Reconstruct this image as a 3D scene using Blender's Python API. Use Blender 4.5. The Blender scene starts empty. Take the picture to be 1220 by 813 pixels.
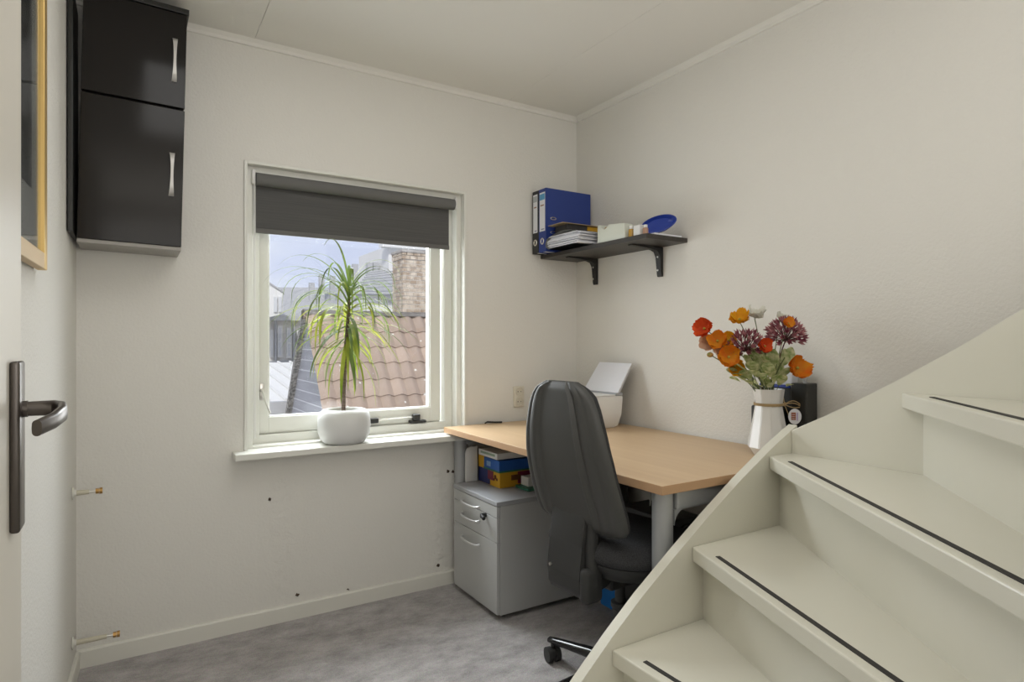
import bpy, bmesh, math, random
from mathutils import Vector, Matrix
random.seed(7)
PI = math.pi
C = bpy.context.scene.collection
S = bpy.context.scene

# ------------------------------------------------------------------ camera
YAW = math.radians(31.8)
cam_d = bpy.data.cameras.new('camera'); cam = bpy.data.objects.new('camera', cam_d); C.objects.link(cam)
cam.location = (0, 0, 1.15); cam.rotation_euler = (math.radians(90), 0, -YAW)
cam_d.sensor_width = 36; cam_d.lens = 36 * 731 / 1220; cam_d.clip_start = 0.02; cam_d.clip_end = 300
cam_d.shift_y = 0.0008
S.camera = cam
# ------------------------------------------------------------------ world: pale blue sky with thin cloud
w = bpy.data.worlds.new('sky'); S.world = w; w.use_nodes = True
wn = w.node_tree.nodes; wl = w.node_tree.links; wn.clear()
wo = wn.new('ShaderNodeOutputWorld'); wb = wn.new('ShaderNodeBackground'); wt = wn.new('ShaderNodeTexCoord')
wz = wn.new('ShaderNodeTexNoise'); wz.inputs['Scale'].default_value = 3.0; wz.inputs['Detail'].default_value = 5
wm = wn.new('ShaderNodeMapping'); wm.inputs['Scale'].default_value = (1, 1, 3)
wr = wn.new('ShaderNodeValToRGB')
wr.color_ramp.elements[0].position = 0.40; wr.color_ramp.elements[0].color = (0.66, 0.72, 0.93, 1)
wr.color_ramp.elements[1].position = 0.72; wr.color_ramp.elements[1].color = (0.86, 0.90, 0.98, 1)
wl.new(wt.outputs['Generated'], wm.inputs['Vector']); wl.new(wm.outputs['Vector'], wz.inputs['Vector'])
wl.new(wz.outputs['Fac'], wr.inputs['Fac']); wl.new(wr.outputs['Color'], wb.inputs['Color'])
wb.inputs['Strength'].default_value = 1.0
wl.new(wb.outputs['Background'], wo.inputs['Surface'])
# ------------------------------------------------------------------ sun (reaches only the roofs outside) and added, unseen fill lamps
def light(name, kind, loc, rot, energy, color, size=1, size_y=None):
    d = bpy.data.lights.new(name, kind); o = bpy.data.objects.new(name, d); C.objects.link(o)
    o.location = loc; o.rotation_euler = rot; d.energy = energy; d.color = color
    if kind == 'AREA':
        d.shape = 'RECTANGLE'; d.size = size; d.size_y = size_y or size
    return o
sun = light('sun', 'SUN', (0, 0, 8), (math.radians(52), 0, math.radians(-28)), 2.3, (1.0, 0.95, 0.88)); sun.data.angle = math.radians(3)
light('rear_fill', 'AREA', (0.75, -1.45, 1.45), (math.radians(94), 0, math.radians(6)), 11.5, (1.0, 0.99, 0.975), 2.2, 1.6)  # broad fill added behind the camera to brighten the room
light('overhead_fill', 'AREA', (0.55, 1.35, 2.34), (0, 0, 0), 7, (1.0, 0.99, 0.975), 1.0, 1.0)  # overhead fill added out of view, lifts the floor and desk
light('upward_fill', 'AREA', (0.45, -0.75, 1.55), (math.radians(162), 0, 0), 15, (1.0, 0.99, 0.975), 0.9, 0.9)  # unseen fill aimed upwards, added to brighten the ceiling
wp = light('window_fill', 'AREA', (0.87, 2.95, 1.25), (math.radians(90), 0, 0), 16, (0.95, 0.98, 1.0), 0.9, 1.0)  # lamp added just outside the glass to strengthen the daylight
wp.rotation_euler = (math.radians(-90), 0, 0)
light('high_window_fill', 'AREA', (1.0, 3.30, 2.0), (math.radians(-46), 0, math.radians(-3)), 74, (0.93, 0.97, 1.0), 1.3, 0.8)  # second lamp added outside, sends more light down through the window
S.view_settings.view_transform = 'Standard'; S.view_settings.look = 'None'; S.view_settings.gamma = 1
S.view_settings.use_curve_mapping = False; S.view_settings.exposure = 0.0
S.cycles.max_bounces = 8 if hasattr(S, 'cycles') else 8

# ------------------------------------------------------------------ materials
def M(name, col, rough=0.6, metal=0, noise=None, bump=None, spec=0.5, coat=0, trans=0, coords='Object'):
    """noise=(scale, amount, col2)  bump=(scale, strength, distance)"""
    m = bpy.data.materials.new(name); m.use_nodes = True
    n = m.node_tree.nodes; l = m.node_tree.links; b = n['Principled BSDF']
    b.inputs['Base Color'].default_value = (*col, 1); b.inputs['Roughness'].default_value = rough
    b.inputs['Metallic'].default_value = metal; b.inputs['Specular IOR Level'].default_value = spec
    b.inputs['Coat Weight'].default_value = coat; b.inputs['Transmission Weight'].default_value = trans
    tc = n.new('ShaderNodeTexCoord')
    if noise:
        t = n.new('ShaderNodeTexNoise'); t.inputs['Detail'].default_value = 6
        sc = noise[0]
        mp = n.new('ShaderNodeMapping'); l.new(tc.outputs[coords], mp.inputs['Vector'])
        mp.inputs['Scale'].default_value = sc if isinstance(sc, tuple) else (sc, sc, sc)
        t.inputs['Scale'].default_value = 1; l.new(mp.outputs['Vector'], t.inputs['Vector'])
        r = n.new('ShaderNodeValToRGB'); r.color_ramp.elements[0].color = (*col, 1); r.color_ramp.elements[1].color = (*noise[2], 1)
        r.color_ramp.elements[0].position = 0.5 - noise[1]; r.color_ramp.elements[1].position = 0.5 + noise[1]
        l.new(t.outputs['Fac'], r.inputs['Fac']); l.new(r.outputs['Color'], b.inputs['Base Color'])
    if bump:
        t2 = n.new('ShaderNodeTexNoise'); t2.inputs['Scale'].default_value = bump[0]; t2.inputs['Detail'].default_value = 4
        l.new(tc.outputs[coords], t2.inputs['Vector'])
        bp = n.new('ShaderNodeBump'); bp.inputs['Strength'].default_value = bump[1]; bp.inputs['Distance'].default_value = bump[2]
        l.new(t2.outputs['Fac'], bp.inputs['Height']); l.new(bp.outputs['Normal'], b.inputs['Normal'])
    return m

m_wall = M('plaster_wall', (0.78, 0.76, 0.712), 0.9, bump=(110, 0.55, 0.0035), spec=0.2)
m_ceil = M('ceiling_board', (0.82, 0.80, 0.75), 0.85, bump=(60, 0.15, 0.002), spec=0.2)
m_trim = M('painted_trim', (0.76, 0.745, 0.68), 0.45)
m_frame = M('window_paint', (0.77, 0.765, 0.71), 0.35, bump=(25, 0.08, 0.002))
m_stair = M('stair_gloss_paint', (0.72, 0.70, 0.60), 0.28, noise=(2.2, 0.25, (0.75, 0.735, 0.65)), bump=(22, 0.12, 0.002))
m_door = M('door_paint', (0.72, 0.68, 0.60), 0.35)
m_strip = M('anti_slip_black', (0.035, 0.033, 0.03), 0.8, bump=(900, 0.6, 0.001))
m_black_gloss = M('black_gloss_laminate', (0.016, 0.014, 0.013), 0.12, spec=0.28)
m_black_edge = M('black_side', (0.02, 0.02, 0.018), 0.35)
m_grey_bottom = M('grey_underside', (0.33, 0.31, 0.28), 0.5)
m_nickel = M('brushed_nickel', (0.72, 0.70, 0.66), 0.3, 1)
m_satin = M('satin_white_metal', (0.62, 0.60, 0.57), 0.35, 0.2)
m_dark_bronze = M('anodised_bronze', (0.13, 0.115, 0.105), 0.32, 0.85)
m_gold = M('gold_moulding', (0.62, 0.43, 0.16), 0.38, 0.75, bump=(60, 0.2, 0.001))
m_goldwood = M('gilt_wood', (0.55, 0.40, 0.22), 0.5, 0.2)
m_mat = M('picture_mount', (0.36, 0.35, 0.33), 0.7)
m_photo = M('dark_photograph', (0.012, 0.012, 0.013), 0.4, noise=(9, 0.12, (0.12, 0.12, 0.12)))
m_wood = M('beech_laminate', (0.58, 0.40, 0.235), 0.42, noise=((26, 1.2, 26), 0.22, (0.64, 0.46, 0.28)))
m_wood_edge = M('beech_edge', (0.52, 0.32, 0.18), 0.5)
m_silver = M('silver_powder_coat', (0.40, 0.41, 0.42), 0.42, 0.35)
m_pedestal = M('pedestal_silver_grey', (0.50, 0.505, 0.50), 0.42, 0.1)
m_pedtop = M('pedestal_top_grey', (0.42, 0.43, 0.45), 0.4, 0.15)
m_handle = M('pale_grey_handle', (0.62, 0.62, 0.62), 0.35, 0.3)
m_plastic = M('charcoal_plastic', (0.030, 0.030, 0.030), 0.55, bump=(500, 0.35, 0.0006))
m_fabric = M('charcoal_fabric', (0.022, 0.022, 0.024), 0.95, noise=(430, 0.22, (0.085, 0.085, 0.09)), bump=(600, 0.8, 0.002), spec=0.1)
m_shell = M('chair_shell_charcoal', (0.060, 0.060, 0.058), 0.46, bump=(700, 0.3, 0.0005))
m_blackgl = M('black_gloss_steel', (0.012, 0.012, 0.013), 0.18)
m_white = M('white_plastic', (0.78, 0.77, 0.75), 0.35)
m_paper = M('white_paper', (0.80, 0.80, 0.84), 0.6)
m_ceramic = M('white_ceramic', (0.78, 0.77, 0.75), 0.2, coat=0.4)
m_pot = M('matt_white_pot', (0.74, 0.74, 0.73), 0.55)
m_soil = M('dark_soil', (0.035, 0.028, 0.02), 0.95, bump=(90, 1, 0.006))
m_brass = M('brass', (0.45, 0.27, 0.10), 0.35, 0.9)
m_blue = M('blue_binder_board', (0.020, 0.048, 0.25), 0.45, bump=(300, 0.2, 0.0005))
m_blueplastic = M('blue_plastic', (0.02, 0.05, 0.32), 0.35)
m_brightblue = M('bright_blue_plastic', (0.03, 0.24, 0.72), 0.4)
m_darkwood = M('black_brown_shelf', (0.028, 0.024, 0.021), 0.45, noise=((60, 2, 60), 0.25, (0.05, 0.043, 0.037)))
m_iron = M('black_iron', (0.02, 0.019, 0.018), 0.5)
m_yellow = M('yellow_card', (0.66, 0.36, 0.02), 0.5)
m_bluecard = M('blue_card', (0.02, 0.11, 0.42), 0.4)
m_navycard = M('navy_card', (0.025, 0.035, 0.16), 0.45)
m_redcard = M('dark_red_card', (0.20, 0.02, 0.05), 0.45)
m_greencard = M('green_card', (0.03, 0.16, 0.10), 0.5)
m_raffia = M('raffia', (0.42, 0.30, 0.15), 0.8)
m_darkbag = M('black_leatherette', (0.012, 0.012, 0.013), 0.5, bump=(120, 0.4, 0.002))
m_greypaper = M('grey_folder', (0.40, 0.40, 0.38), 0.7)
m_tan = M('tan_card', (0.42, 0.30, 0.17), 0.7)
m_sill = m_frame

# carpet: two-tone grey with brushed patches
def carpet():
    m = M('grey_carpet', (0.2, 0.19, 0.18), 0.97, spec=0.05)
    n = m.node_tree.nodes; l = m.node_tree.links; b = n['Principled BSDF']; tc = n['Texture Coordinate']
    mp = n.new('ShaderNodeMapping'); mp.inputs['Rotation'].default_value = (0, 0, 0.25); mp.inputs['Scale'].default_value = (4.0, 6.5, 1)
    l.new(tc.outputs['Object'], mp.inputs['Vector'])
    a = n.new('ShaderNodeTexNoise'); a.inputs['Scale'].default_value = 1.6; a.inputs['Detail'].default_value = 9; a.inputs['Roughness'].default_value = 0.78
    l.new(mp.outputs['Vector'], a.inputs['Vector'])
    r = n.new('ShaderNodeValToRGB'); r.color_ramp.elements[0].position = 0.28; r.color_ramp.elements[0].color = (0.27, 0.235, 0.22, 1)
    r.color_ramp.elements[1].position = 0.76; r.color_ramp.elements[1].color = (0.66, 0.60, 0.59, 1)
    l.new(a.outputs['Fac'], r.inputs['Fac'])
    f = n.new('ShaderNodeTexNoise'); f.inputs['Scale'].default_value = 260; f.inputs['Detail'].default_value = 2
    l.new(tc.outputs['Object'], f.inputs['Vector'])
    mx = n.new('ShaderNodeMix'); mx.data_type = 'RGBA'; mx.blend_type = 'OVERLAY'; mx.inputs['Factor'].default_value = 0.55
    l.new(r.outputs['Color'], mx.inputs['A']); l.new(f.outputs['Color'], mx.inputs['B'])
    hs = n.new('ShaderNodeHueSaturation'); hs.inputs['Saturation'].default_value = 0.5; l.new(mx.outputs['Result'], hs.inputs['Color'])
    l.new(hs.outputs['Color'], b.inputs['Base Color'])
    bp = n.new('ShaderNodeBump'); bp.inputs['Strength'].default_value = 0.8; bp.inputs['Distance'].default_value = 0.006
    l.new(f.outputs['Fac'], bp.inputs['Height']); l.new(bp.outputs['Normal'], b.inputs['Normal'])
    return m
m_carpet = carpet()
# back wall plaster: same colour, rougher patches where a radiator was taken off
def rough_plaster():
    m = M('patched_plaster_wall', (0.78, 0.76, 0.712), 0.9, spec=0.2)
    n = m.node_tree.nodes; l = m.node_tree.links; b = n['Principled BSDF']; tc = n['Texture Coordinate']
    f = n.new('ShaderNodeTexNoise'); f.inputs['Scale'].default_value = 110; f.inputs['Detail'].default_value = 4
    g = n.new('ShaderNodeTexNoise'); g.inputs['Scale'].default_value = 26; g.inputs['Detail'].default_value = 5
    for t in (f, g): l.new(tc.outputs['Object'], t.inputs['Vector'])
    sx = n.new('ShaderNodeSeparateXYZ'); l.new(tc.outputs['Object'], sx.inputs['Vector'])
    def math_(op, a_, b_=None):
        k = n.new('ShaderNodeMath'); k.operation = op
        for i, v in enumerate((a_, b_)):
            if v is None: continue
            if isinstance(v, (int, float)): k.inputs[i].default_value = v
            else: l.new(v, k.inputs[i])
        return k.outputs[0]
    def band(c, wd):
        d = math_('ABSOLUTE', math_('SUBTRACT', sx.outputs['X'], c)); k = n.new('ShaderNodeMath'); k.operation = 'SUBTRACT'; k.use_clamp = True
        k.inputs[0].default_value = 1.0; l.new(math_('DIVIDE', d, wd), k.inputs[1]); return k.outputs[0]
    zz = n.new('ShaderNodeMath'); zz.operation = 'MULTIPLY'; zz.use_clamp = True
    l.new(math_('SUBTRACT', 0.66, sx.outputs['Z']), zz.inputs[0]); zz.inputs[1].default_value = 12
    mask = math_('MULTIPLY', math_('ADD', band(1.235, 0.09), math_('MULTIPLY', band(0.52, 0.09), 0.6)), zz.outputs[0])
    h = math_('ADD', math_('MULTIPLY', f.outputs['Fac'], 0.25), math_('MULTIPLY', math_('MULTIPLY', g.outputs['Fac'], mask), 2.2))
    bp = n.new('ShaderNodeBump'); bp.inputs['Strength'].default_value = 0.6; bp.inputs['Distance'].default_value = 0.012
    l.new(h, bp.inputs['Height']); l.new(bp.outputs['Normal'], b.inputs['Normal'])
    return m
m_wallback = rough_plaster()
def glassmat():
    m = bpy.data.materials.new('window_glass'); m.use_nodes = True; n = m.node_tree.nodes; l = m.node_tree.links; n.clear()
    o = n.new('ShaderNodeOutputMaterial'); t = n.new('ShaderNodeBsdfTransparent'); g = n.new('ShaderNodeBsdfGlossy'); g.inputs['Roughness'].default_value = 0.02
    lw = n.new('ShaderNodeLayerWeight'); lw.inputs['Blend'].default_value = 0.5; pw = n.new('ShaderNodeMath'); pw.operation = 'POWER'; pw.inputs[1].default_value = 5
    f = n.new('ShaderNodeMath'); f.operation = 'MULTIPLY_ADD'; f.inputs[1].default_value = 0.9; f.inputs[2].default_value = 0.03; mx = n.new('ShaderNodeMixShader')
    l.new(lw.outputs['Facing'], pw.inputs[0]); l.new(pw.outputs[0], f.inputs[0])
    t.inputs['Color'].default_value = (0.97, 0.98, 0.98, 1)
    l.new(f.outputs[0], mx.inputs[0]); l.new(t.outputs[0], mx.inputs[1]); l.new(g.outputs[0], mx.inputs[2]); l.new(mx.outputs[0], o.inputs['Surface'])
    return m
m_glass = glassmat()
def leafmat(name, c1, c2, tr=0.35, sc=4):
    m = M(name, c1, 0.6, noise=(sc, 0.15, c2), spec=0.25); n = m.node_tree.nodes; l = m.node_tree.links
    b = n['Principled BSDF']; o = n['Material Output']; t = n.new('ShaderNodeBsdfTranslucent'); mx = n.new('ShaderNodeMixShader'); mx.inputs[0].default_value = tr
    for lk in list(b.inputs['Base Color'].links): l.new(lk.from_socket, t.inputs['Color'])
    l.new(b.outputs[0], mx.inputs[1]); l.new(t.outputs[0], mx.inputs[2]); l.new(mx.outputs[0], o.inputs['Surface'])
    return m
m_leaf = leafmat('dracaena_leaf', (0.13, 0.19, 0.02), (0.36, 0.38, 0.06), 0.28, 6)
m_leaf_dark = leafmat('dracaena_leaf_dark', (0.06, 0.10, 0.03), (0.18, 0.24, 0.06), 0.25, 6)
m_variegated = leafmat('variegated_leaf', (0.27, 0.37, 0.12), (0.70, 0.69, 0.42), 0.25, 60)
m_stemgreen = M('green_stem', (0.13, 0.17, 0.06), 0.6)
m_stemdark = M('purple_brown_stem', (0.10, 0.035, 0.035), 0.6)
m_bark = M('ringed_bark', (0.13, 0.09, 0.07), 0.85, noise=((8, 8, 190), 0.12, (0.26, 0.20, 0.16)))
def petal(name, c1, c2): return leafmat(name, c1, c2, 0.3, 30)
m_orange = petal('orange_petal', (0.75, 0.17, 0.01), (0.72, 0.30, 0.02)); m_red = petal('red_petal', (0.62, 0.06, 0.01), (0.72, 0.10, 0.02))
m_yel = petal('yellow_petal', (0.80, 0.42, 0.01), (0.70, 0.28, 0.01)); m_peach = petal('peach_petal', (0.72, 0.40, 0.24), (0.75, 0.50, 0.35))
m_whitep = petal('white_petal', (0.70, 0.68, 0.58), (0.78, 0.77, 0.70)); m_plum = petal('plum_petal', (0.22, 0.045, 0.08), (0.55, 0.27, 0.27))
# exterior
def tilemat():
    m = M('clay_roof_tile', (0.34, 0.25, 0.19), 0.85, noise=(2.3, 0.25, (0.46, 0.36, 0.29)), bump=(60, 0.4, 0.004))
    n = m.node_tree.nodes; l = m.node_tree.links; b = n['Principled BSDF']; src = b.inputs['Base Color'].links[0].from_socket
    oi = n.new('ShaderNodeObjectInfo'); mr = n.new('ShaderNodeMapRange'); mr.inputs['To Min'].default_value = .82; mr.inputs['To Max'].default_value = 1.15; l.new(oi.outputs['Random'], mr.inputs['Value'])
    hs = n.new('ShaderNodeHueSaturation'); l.new(mr.outputs['Result'], hs.inputs['Value']); l.new(src, hs.inputs['Color'])
    tc = n['Texture Coordinate']; ad = n.new('ShaderNodeVectorMath'); ad.operation = 'ADD'; l.new(tc.outputs['Object'], ad.inputs[0]); l.new(oi.outputs['Location'], ad.inputs[1])
    sp = n.new('ShaderNodeTexVoronoi'); sp.inputs['Scale'].default_value = 5.5; l.new(ad.outputs[0], sp.inputs['Vector'])
    lt_ = n.new('ShaderNodeMath'); lt_.operation = 'LESS_THAN'; lt_.inputs[1].default_value = .10; l.new(sp.outputs['Distance'], lt_.inputs[0])
    mx = n.new('ShaderNodeMix'); mx.data_type = 'RGBA'; l.new(lt_.outputs[0], mx.inputs['Factor']); l.new(hs.outputs['Color'], mx.inputs['A']); mx.inputs['B'].default_value = (.75, .72, .66, 1)
    l.new(mx.outputs['Result'], b.inputs['Base Color']); return m
m_tile = tilemat()
m_ridge = M('weathered_ridge', (0.32, 0.29, 0.26), 0.9, noise=(9, 0.2, (0.48, 0.45, 0.42)))
m_siding = M('grey_blue_siding', (0.27, 0.27, 0.29), 0.6, noise=((1, 1, 12), 0.2, (0.34, 0.34, 0.37)))
m_jointw = M('pale_joint_bead', (0.55, 0.55, 0.57), 0.6)
m_verge = M('mossy_verge', (0.15, 0.14, 0.13), 0.95, noise=(30, 0.12, (0.40, 0.38, 0.35)), bump=(60, 1, 0.02))
m_brick = M('yellow_brown_brick', (0.38, 0.29, 0.21), 0.9, noise=(9, 0.12, (0.66, 0.57, 0.46)))
m_mortar = M('mortar', (0.66, 0.62, 0.56), 0.95)
m_extwhite = M('white_render', (0.75, 0.74, 0.72), 0.8)
m_cream = M('cream_render', (0.66, 0.60, 0.50), 0.85)
m_slate = M('far_grey_roof', (0.42, 0.42, 0.43), 0.8, noise=((3, 30, 30), 0.2, (0.36, 0.36, 0.37)))
m_ribroof = M('pale_ribbed_sheet', (0.84, 0.83, 0.80), 0.5)
m_lead = M('grey_lead', (0.45, 0.455, 0.47), 0.6)
m_farglass = M('far_window_glass', (0.62, 0.63, 0.65), 0.5)
m_ground = M('street', (0.30, 0.29, 0.27), 0.9)

# ------------------------------------------------------------------ mesh helpers
def box(bm, x0, x1, y0, y1, z0, z1, bev=0, seg=2, mi=0):
    r = bmesh.ops.create_cube(bm, size=1)
    vs = r['verts']
    for v in vs:
        v.co = Vector(((x0 + x1) / 2 + v.co.x * (x1 - x0), (y0 + y1) / 2 + v.co.y * (y1 - y0), (z0 + z1) / 2 + v.co.z * (z1 - z0)))
    fs = set(f for v in vs for f in v.link_faces)
    for f in fs: f.material_index = mi
    if bev > 0:
        es = list(set(e for v in vs for e in v.link_edges))
        bmesh.ops.bevel(bm, geom=es, offset=min(bev, 0.49 * min(abs(x1 - x0), abs(y1 - y0), abs(z1 - z0))), segments=seg, affect='EDGES', profile=0.5)
def frame_of(d):
    d = d.normalized(); u = Vector((0, 0, 1)) if abs(d.z) < 0.9 else Vector((1, 0, 0))
    a = d.cross(u).normalized(); return a, a.cross(d).normalized()
def tube(bm, pts, rad, seg=10, cap=True, flat=1.0):
    pts = [Vector(p) for p in pts]; rings = []
    a = None
    for i, p in enumerate(pts):
        d = (pts[min(i + 1, len(pts) - 1)] - pts[max(i - 1, 0)]).normalized()
        if a is None: a, b = frame_of(d)
        else:
            a = (a - d * a.dot(d)).normalized(); b = a.cross(d).normalized()
        r = rad[i] if isinstance(rad, (list, tuple)) else rad
        rings.append([bm.verts.new(p + a * r * math.cos(2 * PI * k / seg) + b * r * flat * math.sin(2 * PI * k / seg)) for k in range(seg)])
    for q, r_ in zip(rings, rings[1:]):
        for k in range(seg):
            bm.faces.new((q[k], q[(k + 1) % seg], r_[(k + 1) % seg], r_[k]))
    if cap:
        bm.faces.new(rings[0][::-1]); bm.faces.new(rings[-1])
def lathe(bm, prof, c=(0, 0, 0), seg=40, facets=None):
    rings = []
    for r, z in prof:
        rings.append([bm.verts.new((c[0] + r * math.cos(2 * PI * k / seg), c[1] + r * math.sin(2 * PI * k / seg), c[2] + z)) for k in range(seg)])
    for q, r_ in zip(rings, rings[1:]):
        for k in range(seg):
            bm.faces.new((q[k], q[(k + 1) % seg], r_[(k + 1) % seg], r_[k]))
    if prof[0][0] > 1e-5: bm.faces.new(rings[0][::-1])
    if prof[-1][0] > 1e-5: bm.faces.new(rings[-1])
def prism(bm, poly, off, bev=0):
    """poly: 3-D polygon; off: extrusion vector"""
    off = Vector(off); a = [bm.verts.new(Vector(p)) for p in poly]; b = [bm.verts.new(Vector(p) + off) for p in poly]
    n = len(poly); fs = [bm.faces.new(a[::-1]), bm.faces.new(b)]
    for i in range(n): fs.append(bm.faces.new((a[i], a[(i + 1) % n], b[(i + 1) % n], b[i])))
    if bev:
        es = list(set(e for f in fs for e in f.edges)); bmesh.ops.bevel(bm, geom=es, offset=bev, segments=2, affect='EDGES', profile=0.5)
def grid(bm, P):
    vs = [[bm.verts.new(Vector(p)) for p in row] for row in P]
    for i in range(len(vs) - 1):
        for j in range(len(vs[0]) - 1):
            bm.faces.new((vs[i][j], vs[i][j + 1], vs[i + 1][j + 1], vs[i + 1][j]))
    return vs
ORG = {}
def thing(name, label, cat, loc=(0, 0, 0), group=None, kind=None):
    o = bpy.data.objects.new(name, None); C.objects.link(o); o.location = loc; o.empty_display_size = 0.05
    if kind: o['kind'] = kind
    if label: o['label'] = label
    if cat: o['category'] = cat
    if group: o['group'] = group
    ORG[o.name] = Vector(loc); return o
def obj(name, bm, mat, parent=None, smooth=False, label=None, kind=None, sub=0, cat=None, group=None, loc=None, local=False):
    if loc is None: loc = (0, 0, 0)
    org = ORG.get(parent.name, Vector()) if parent else Vector(loc)
    if not local and org.length > 0:
        bmesh.ops.translate(bm, verts=bm.verts, vec=-org)
    bmesh.ops.recalc_face_normals(bm, faces=bm.faces)
    me = bpy.data.meshes.new(name); bm.to_mesh(me); bm.free()
    for m in (mat if isinstance(mat, (list, tuple)) else [mat]): me.materials.append(m)
    if smooth:
        for p in me.polygons: p.use_smooth = True
        me.set_sharp_from_angle(angle=math.radians(smooth if smooth is not True else 40))
    o = bpy.data.objects.new(name, me); C.objects.link(o)
    if parent: o.parent = parent
    else: o.location = loc
    ORG[o.name] = org
    if label: o['label'] = label
    if cat: o['category'] = cat
    if kind: o['kind'] = kind
    if group: o['group'] = group
    if sub:
        s = o.modifiers.new('subdivision', 'SUBSURF'); s.levels = sub; s.render_levels = sub
    return o
NB = bmesh.new
def bobj(name, b, mat, parent=None, bev=0.0, **k):
    bm = NB(); box(bm, *b, bev=bev); return obj(name, bm, mat, parent, **k)
def tobj(name, pts, r, mat, parent=None, seg=10, **k):
    bm = NB(); tube(bm, pts, r, seg); return obj(name, bm, mat, parent, smooth=True, **k)
def struct(name, bm, mat, **k): return obj(name, bm, mat, None, kind='structure', **k)

# ================================================================== THE ROOM
YB, XR = 2.643, 2.051          # back wall, right wall
ZC = 2.36                      # ceiling
def xl(y): return -0.165 - 0.04 * (YB - y)     # left wall runs slightly askew
bm = NB(); box(bm, -0.6, XR + 0.25, -1.75, YB + 0.25, -0.12, 0); struct('floor', bm, m_carpet)
bm = NB(); box(bm, -0.6, XR + 0.25, -1.75, YB + 0.25, ZC + 0.012, ZC + 0.15); ceil_o = struct('ceiling', bm, m_ceil)
for a, b in ((-0.55, 0.4168), (0.4176, 1.6056), (1.6064, XR + 0.2)):
    bobj('ceiling_panel', (a, b, -1.7, YB + 0.05, ZC, ZC + 0.0125), m_ceil, ceil_o, bev=0.0012)
# back wall with window opening
OX0, OX1, OZ0, OZ1 = 0.392, 1.366, 0.690, 1.866
bm = NB()
box(bm, -0.6, OX0, YB, YB + 0.2, 0, ZC + .02); box(bm, OX1, XR + 0.2, YB, YB + 0.2, 0, ZC + .02)
box(bm, OX0, OX1, YB, YB + 0.2, 0, OZ0); box(bm, OX0, OX1, YB, YB + 0.2, OZ1, ZC + .02)
bmesh.ops.remove_doubles(bm, verts=bm.verts, dist=1e-5)
wall_back = struct('wall_back', bm, m_wallback)
bm = NB(); box(bm, XR, XR + 0.2, -1.75, YB + 0.2, 0, ZC + .02); struct('wall_right', bm, m_wall)
bm = NB(); prism(bm, [(xl(YB), YB + .02, 0), (xl(-1.7), -1.7, 0), (xl(-1.7) - .2, -1.7, 0), (xl(YB) - .2, YB + .02, 0)], (0, 0, ZC + .02)); struct('wall_left', bm, m_wall)
bm = NB(); box(bm, -0.6, XR + 0.2, -1.75, -1.6, 0, ZC + .02); struct('wall_front', bm, m_wall)
bm = NB(); prism(bm, [(0, YB, 0), (0, YB - .013, 0), (0, YB - .013, .058), (0, YB - .009, .064), (0, YB, .064)], (XR, 0, 0))
for v in bm.verts: v.co.x += 0 if v.co.x > 1 else xl(YB)
struct('baseboard_back', bm, m_trim)
bm = NB(); prism(bm, [(0, 0, 0), (.012, 0, 0), (.012, 0, .058), (.009, 0, .064), (0, 0, .064)], (0, 1, 0))
for v in bm.verts:
    y = YB - .014 if v.co.y > .5 else -1.58; v.co.x += xl(y); v.co.y = y
struct('baseboard_left', bm, m_trim)
bm = NB(); box(bm, XR - .013, XR, -1.58, YB - .014, 0, .064, .003); struct('baseboard_right', bm, m_trim)
bm = NB(); prism(bm, [(xl(YB), YB, ZC), (xl(YB), YB - .024, ZC), (xl(YB), YB - .010, ZC - .012), (xl(YB), YB - .008, ZC - .024), (xl(YB), YB, ZC - .026)], (XR - xl(YB), 0, 0)); struct('trim_1', bm, m_ceil)
bm = NB(); prism(bm, [(XR, -1.6, ZC), (XR - .024, -1.6, ZC), (XR - .010, -1.6, ZC - .012), (XR - .008, -1.6, ZC - .024), (XR, -1.6, ZC - .026)], (0, 1.6 + YB - .024, 0)); struct('trim_2', bm, m_ceil)
# holes with plugs left in the plaster by the removed radiator
for hx, hz, two in ((0.477, .509, 0), (0.586, .096, 0), (1.229, .095, 0), (1.279, .533, 0), (1.306, .530, 0), (.80, .074, 0)):
    bm = NB(); r0 = .007 if hx != .80 else .004
    ring = [(hx + (r0 + random.uniform(-.003, .003)) * math.cos(a * PI / 5), hz + (r0 + random.uniform(-.003, .003)) * math.sin(a * PI / 5)) for a in range(10)]
    prism(bm, [(x, YB - .0015, z) for x, z in ring], (0, .003, 0))
    tube(bm, [(hx, YB + .001, hz), (hx + .002, YB - .006, hz - .002)], r0 * .5, 8)
    obj('wall_plug', bm, [M('plug_brown', (0.07, 0.045, 0.03), 0.9)], wall_back, label='dark broken plug hole in the plaster')

# ------------------------------------------------------------------ window
win = thing('window_1', 'white painted window with a single side-hung sash', None, (.87, YB, .715), kind='structure')
YS = YB + .102                 # sash face
bm = NB()                      # outer casing: bead ring + reveal lining
def ring_boxes(bm, x0, x1, z0, z1, wd, y0, y1, bev=0.003, wb_=None):
    wb_ = wd if wb_ is None else wb_
    box(bm, x0, x0 + wd, y0, y1, z0, z1, bev); box(bm, x1 - wd, x1, y0, y1, z0, z1, bev)
    box(bm, x0 + wd * .9, x1 - wd * .9, y0, y1, z1 - wd, z1, bev)
    if wb_: box(bm, x0 + wd * .9, x1 - wd * .9, y0, y1, z0, z0 + wb_, bev)
ring_boxes(bm, .380, 1.377, .700, 1.876, .014, YB - .010, YB + .19, wb_=.015)
ring_boxes(bm, .392, 1.365, .700, 1.864, .026, YB + .028, YB + .19)
obj('window_frame', bm, m_frame, win)
bm = NB(); ring_boxes(bm, .394, 1.358, .705, 1.864, .058, YS - .022, YS + .09, wb_=.056); obj('window_stop', bm, m_frame, win)
sash = None
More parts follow.
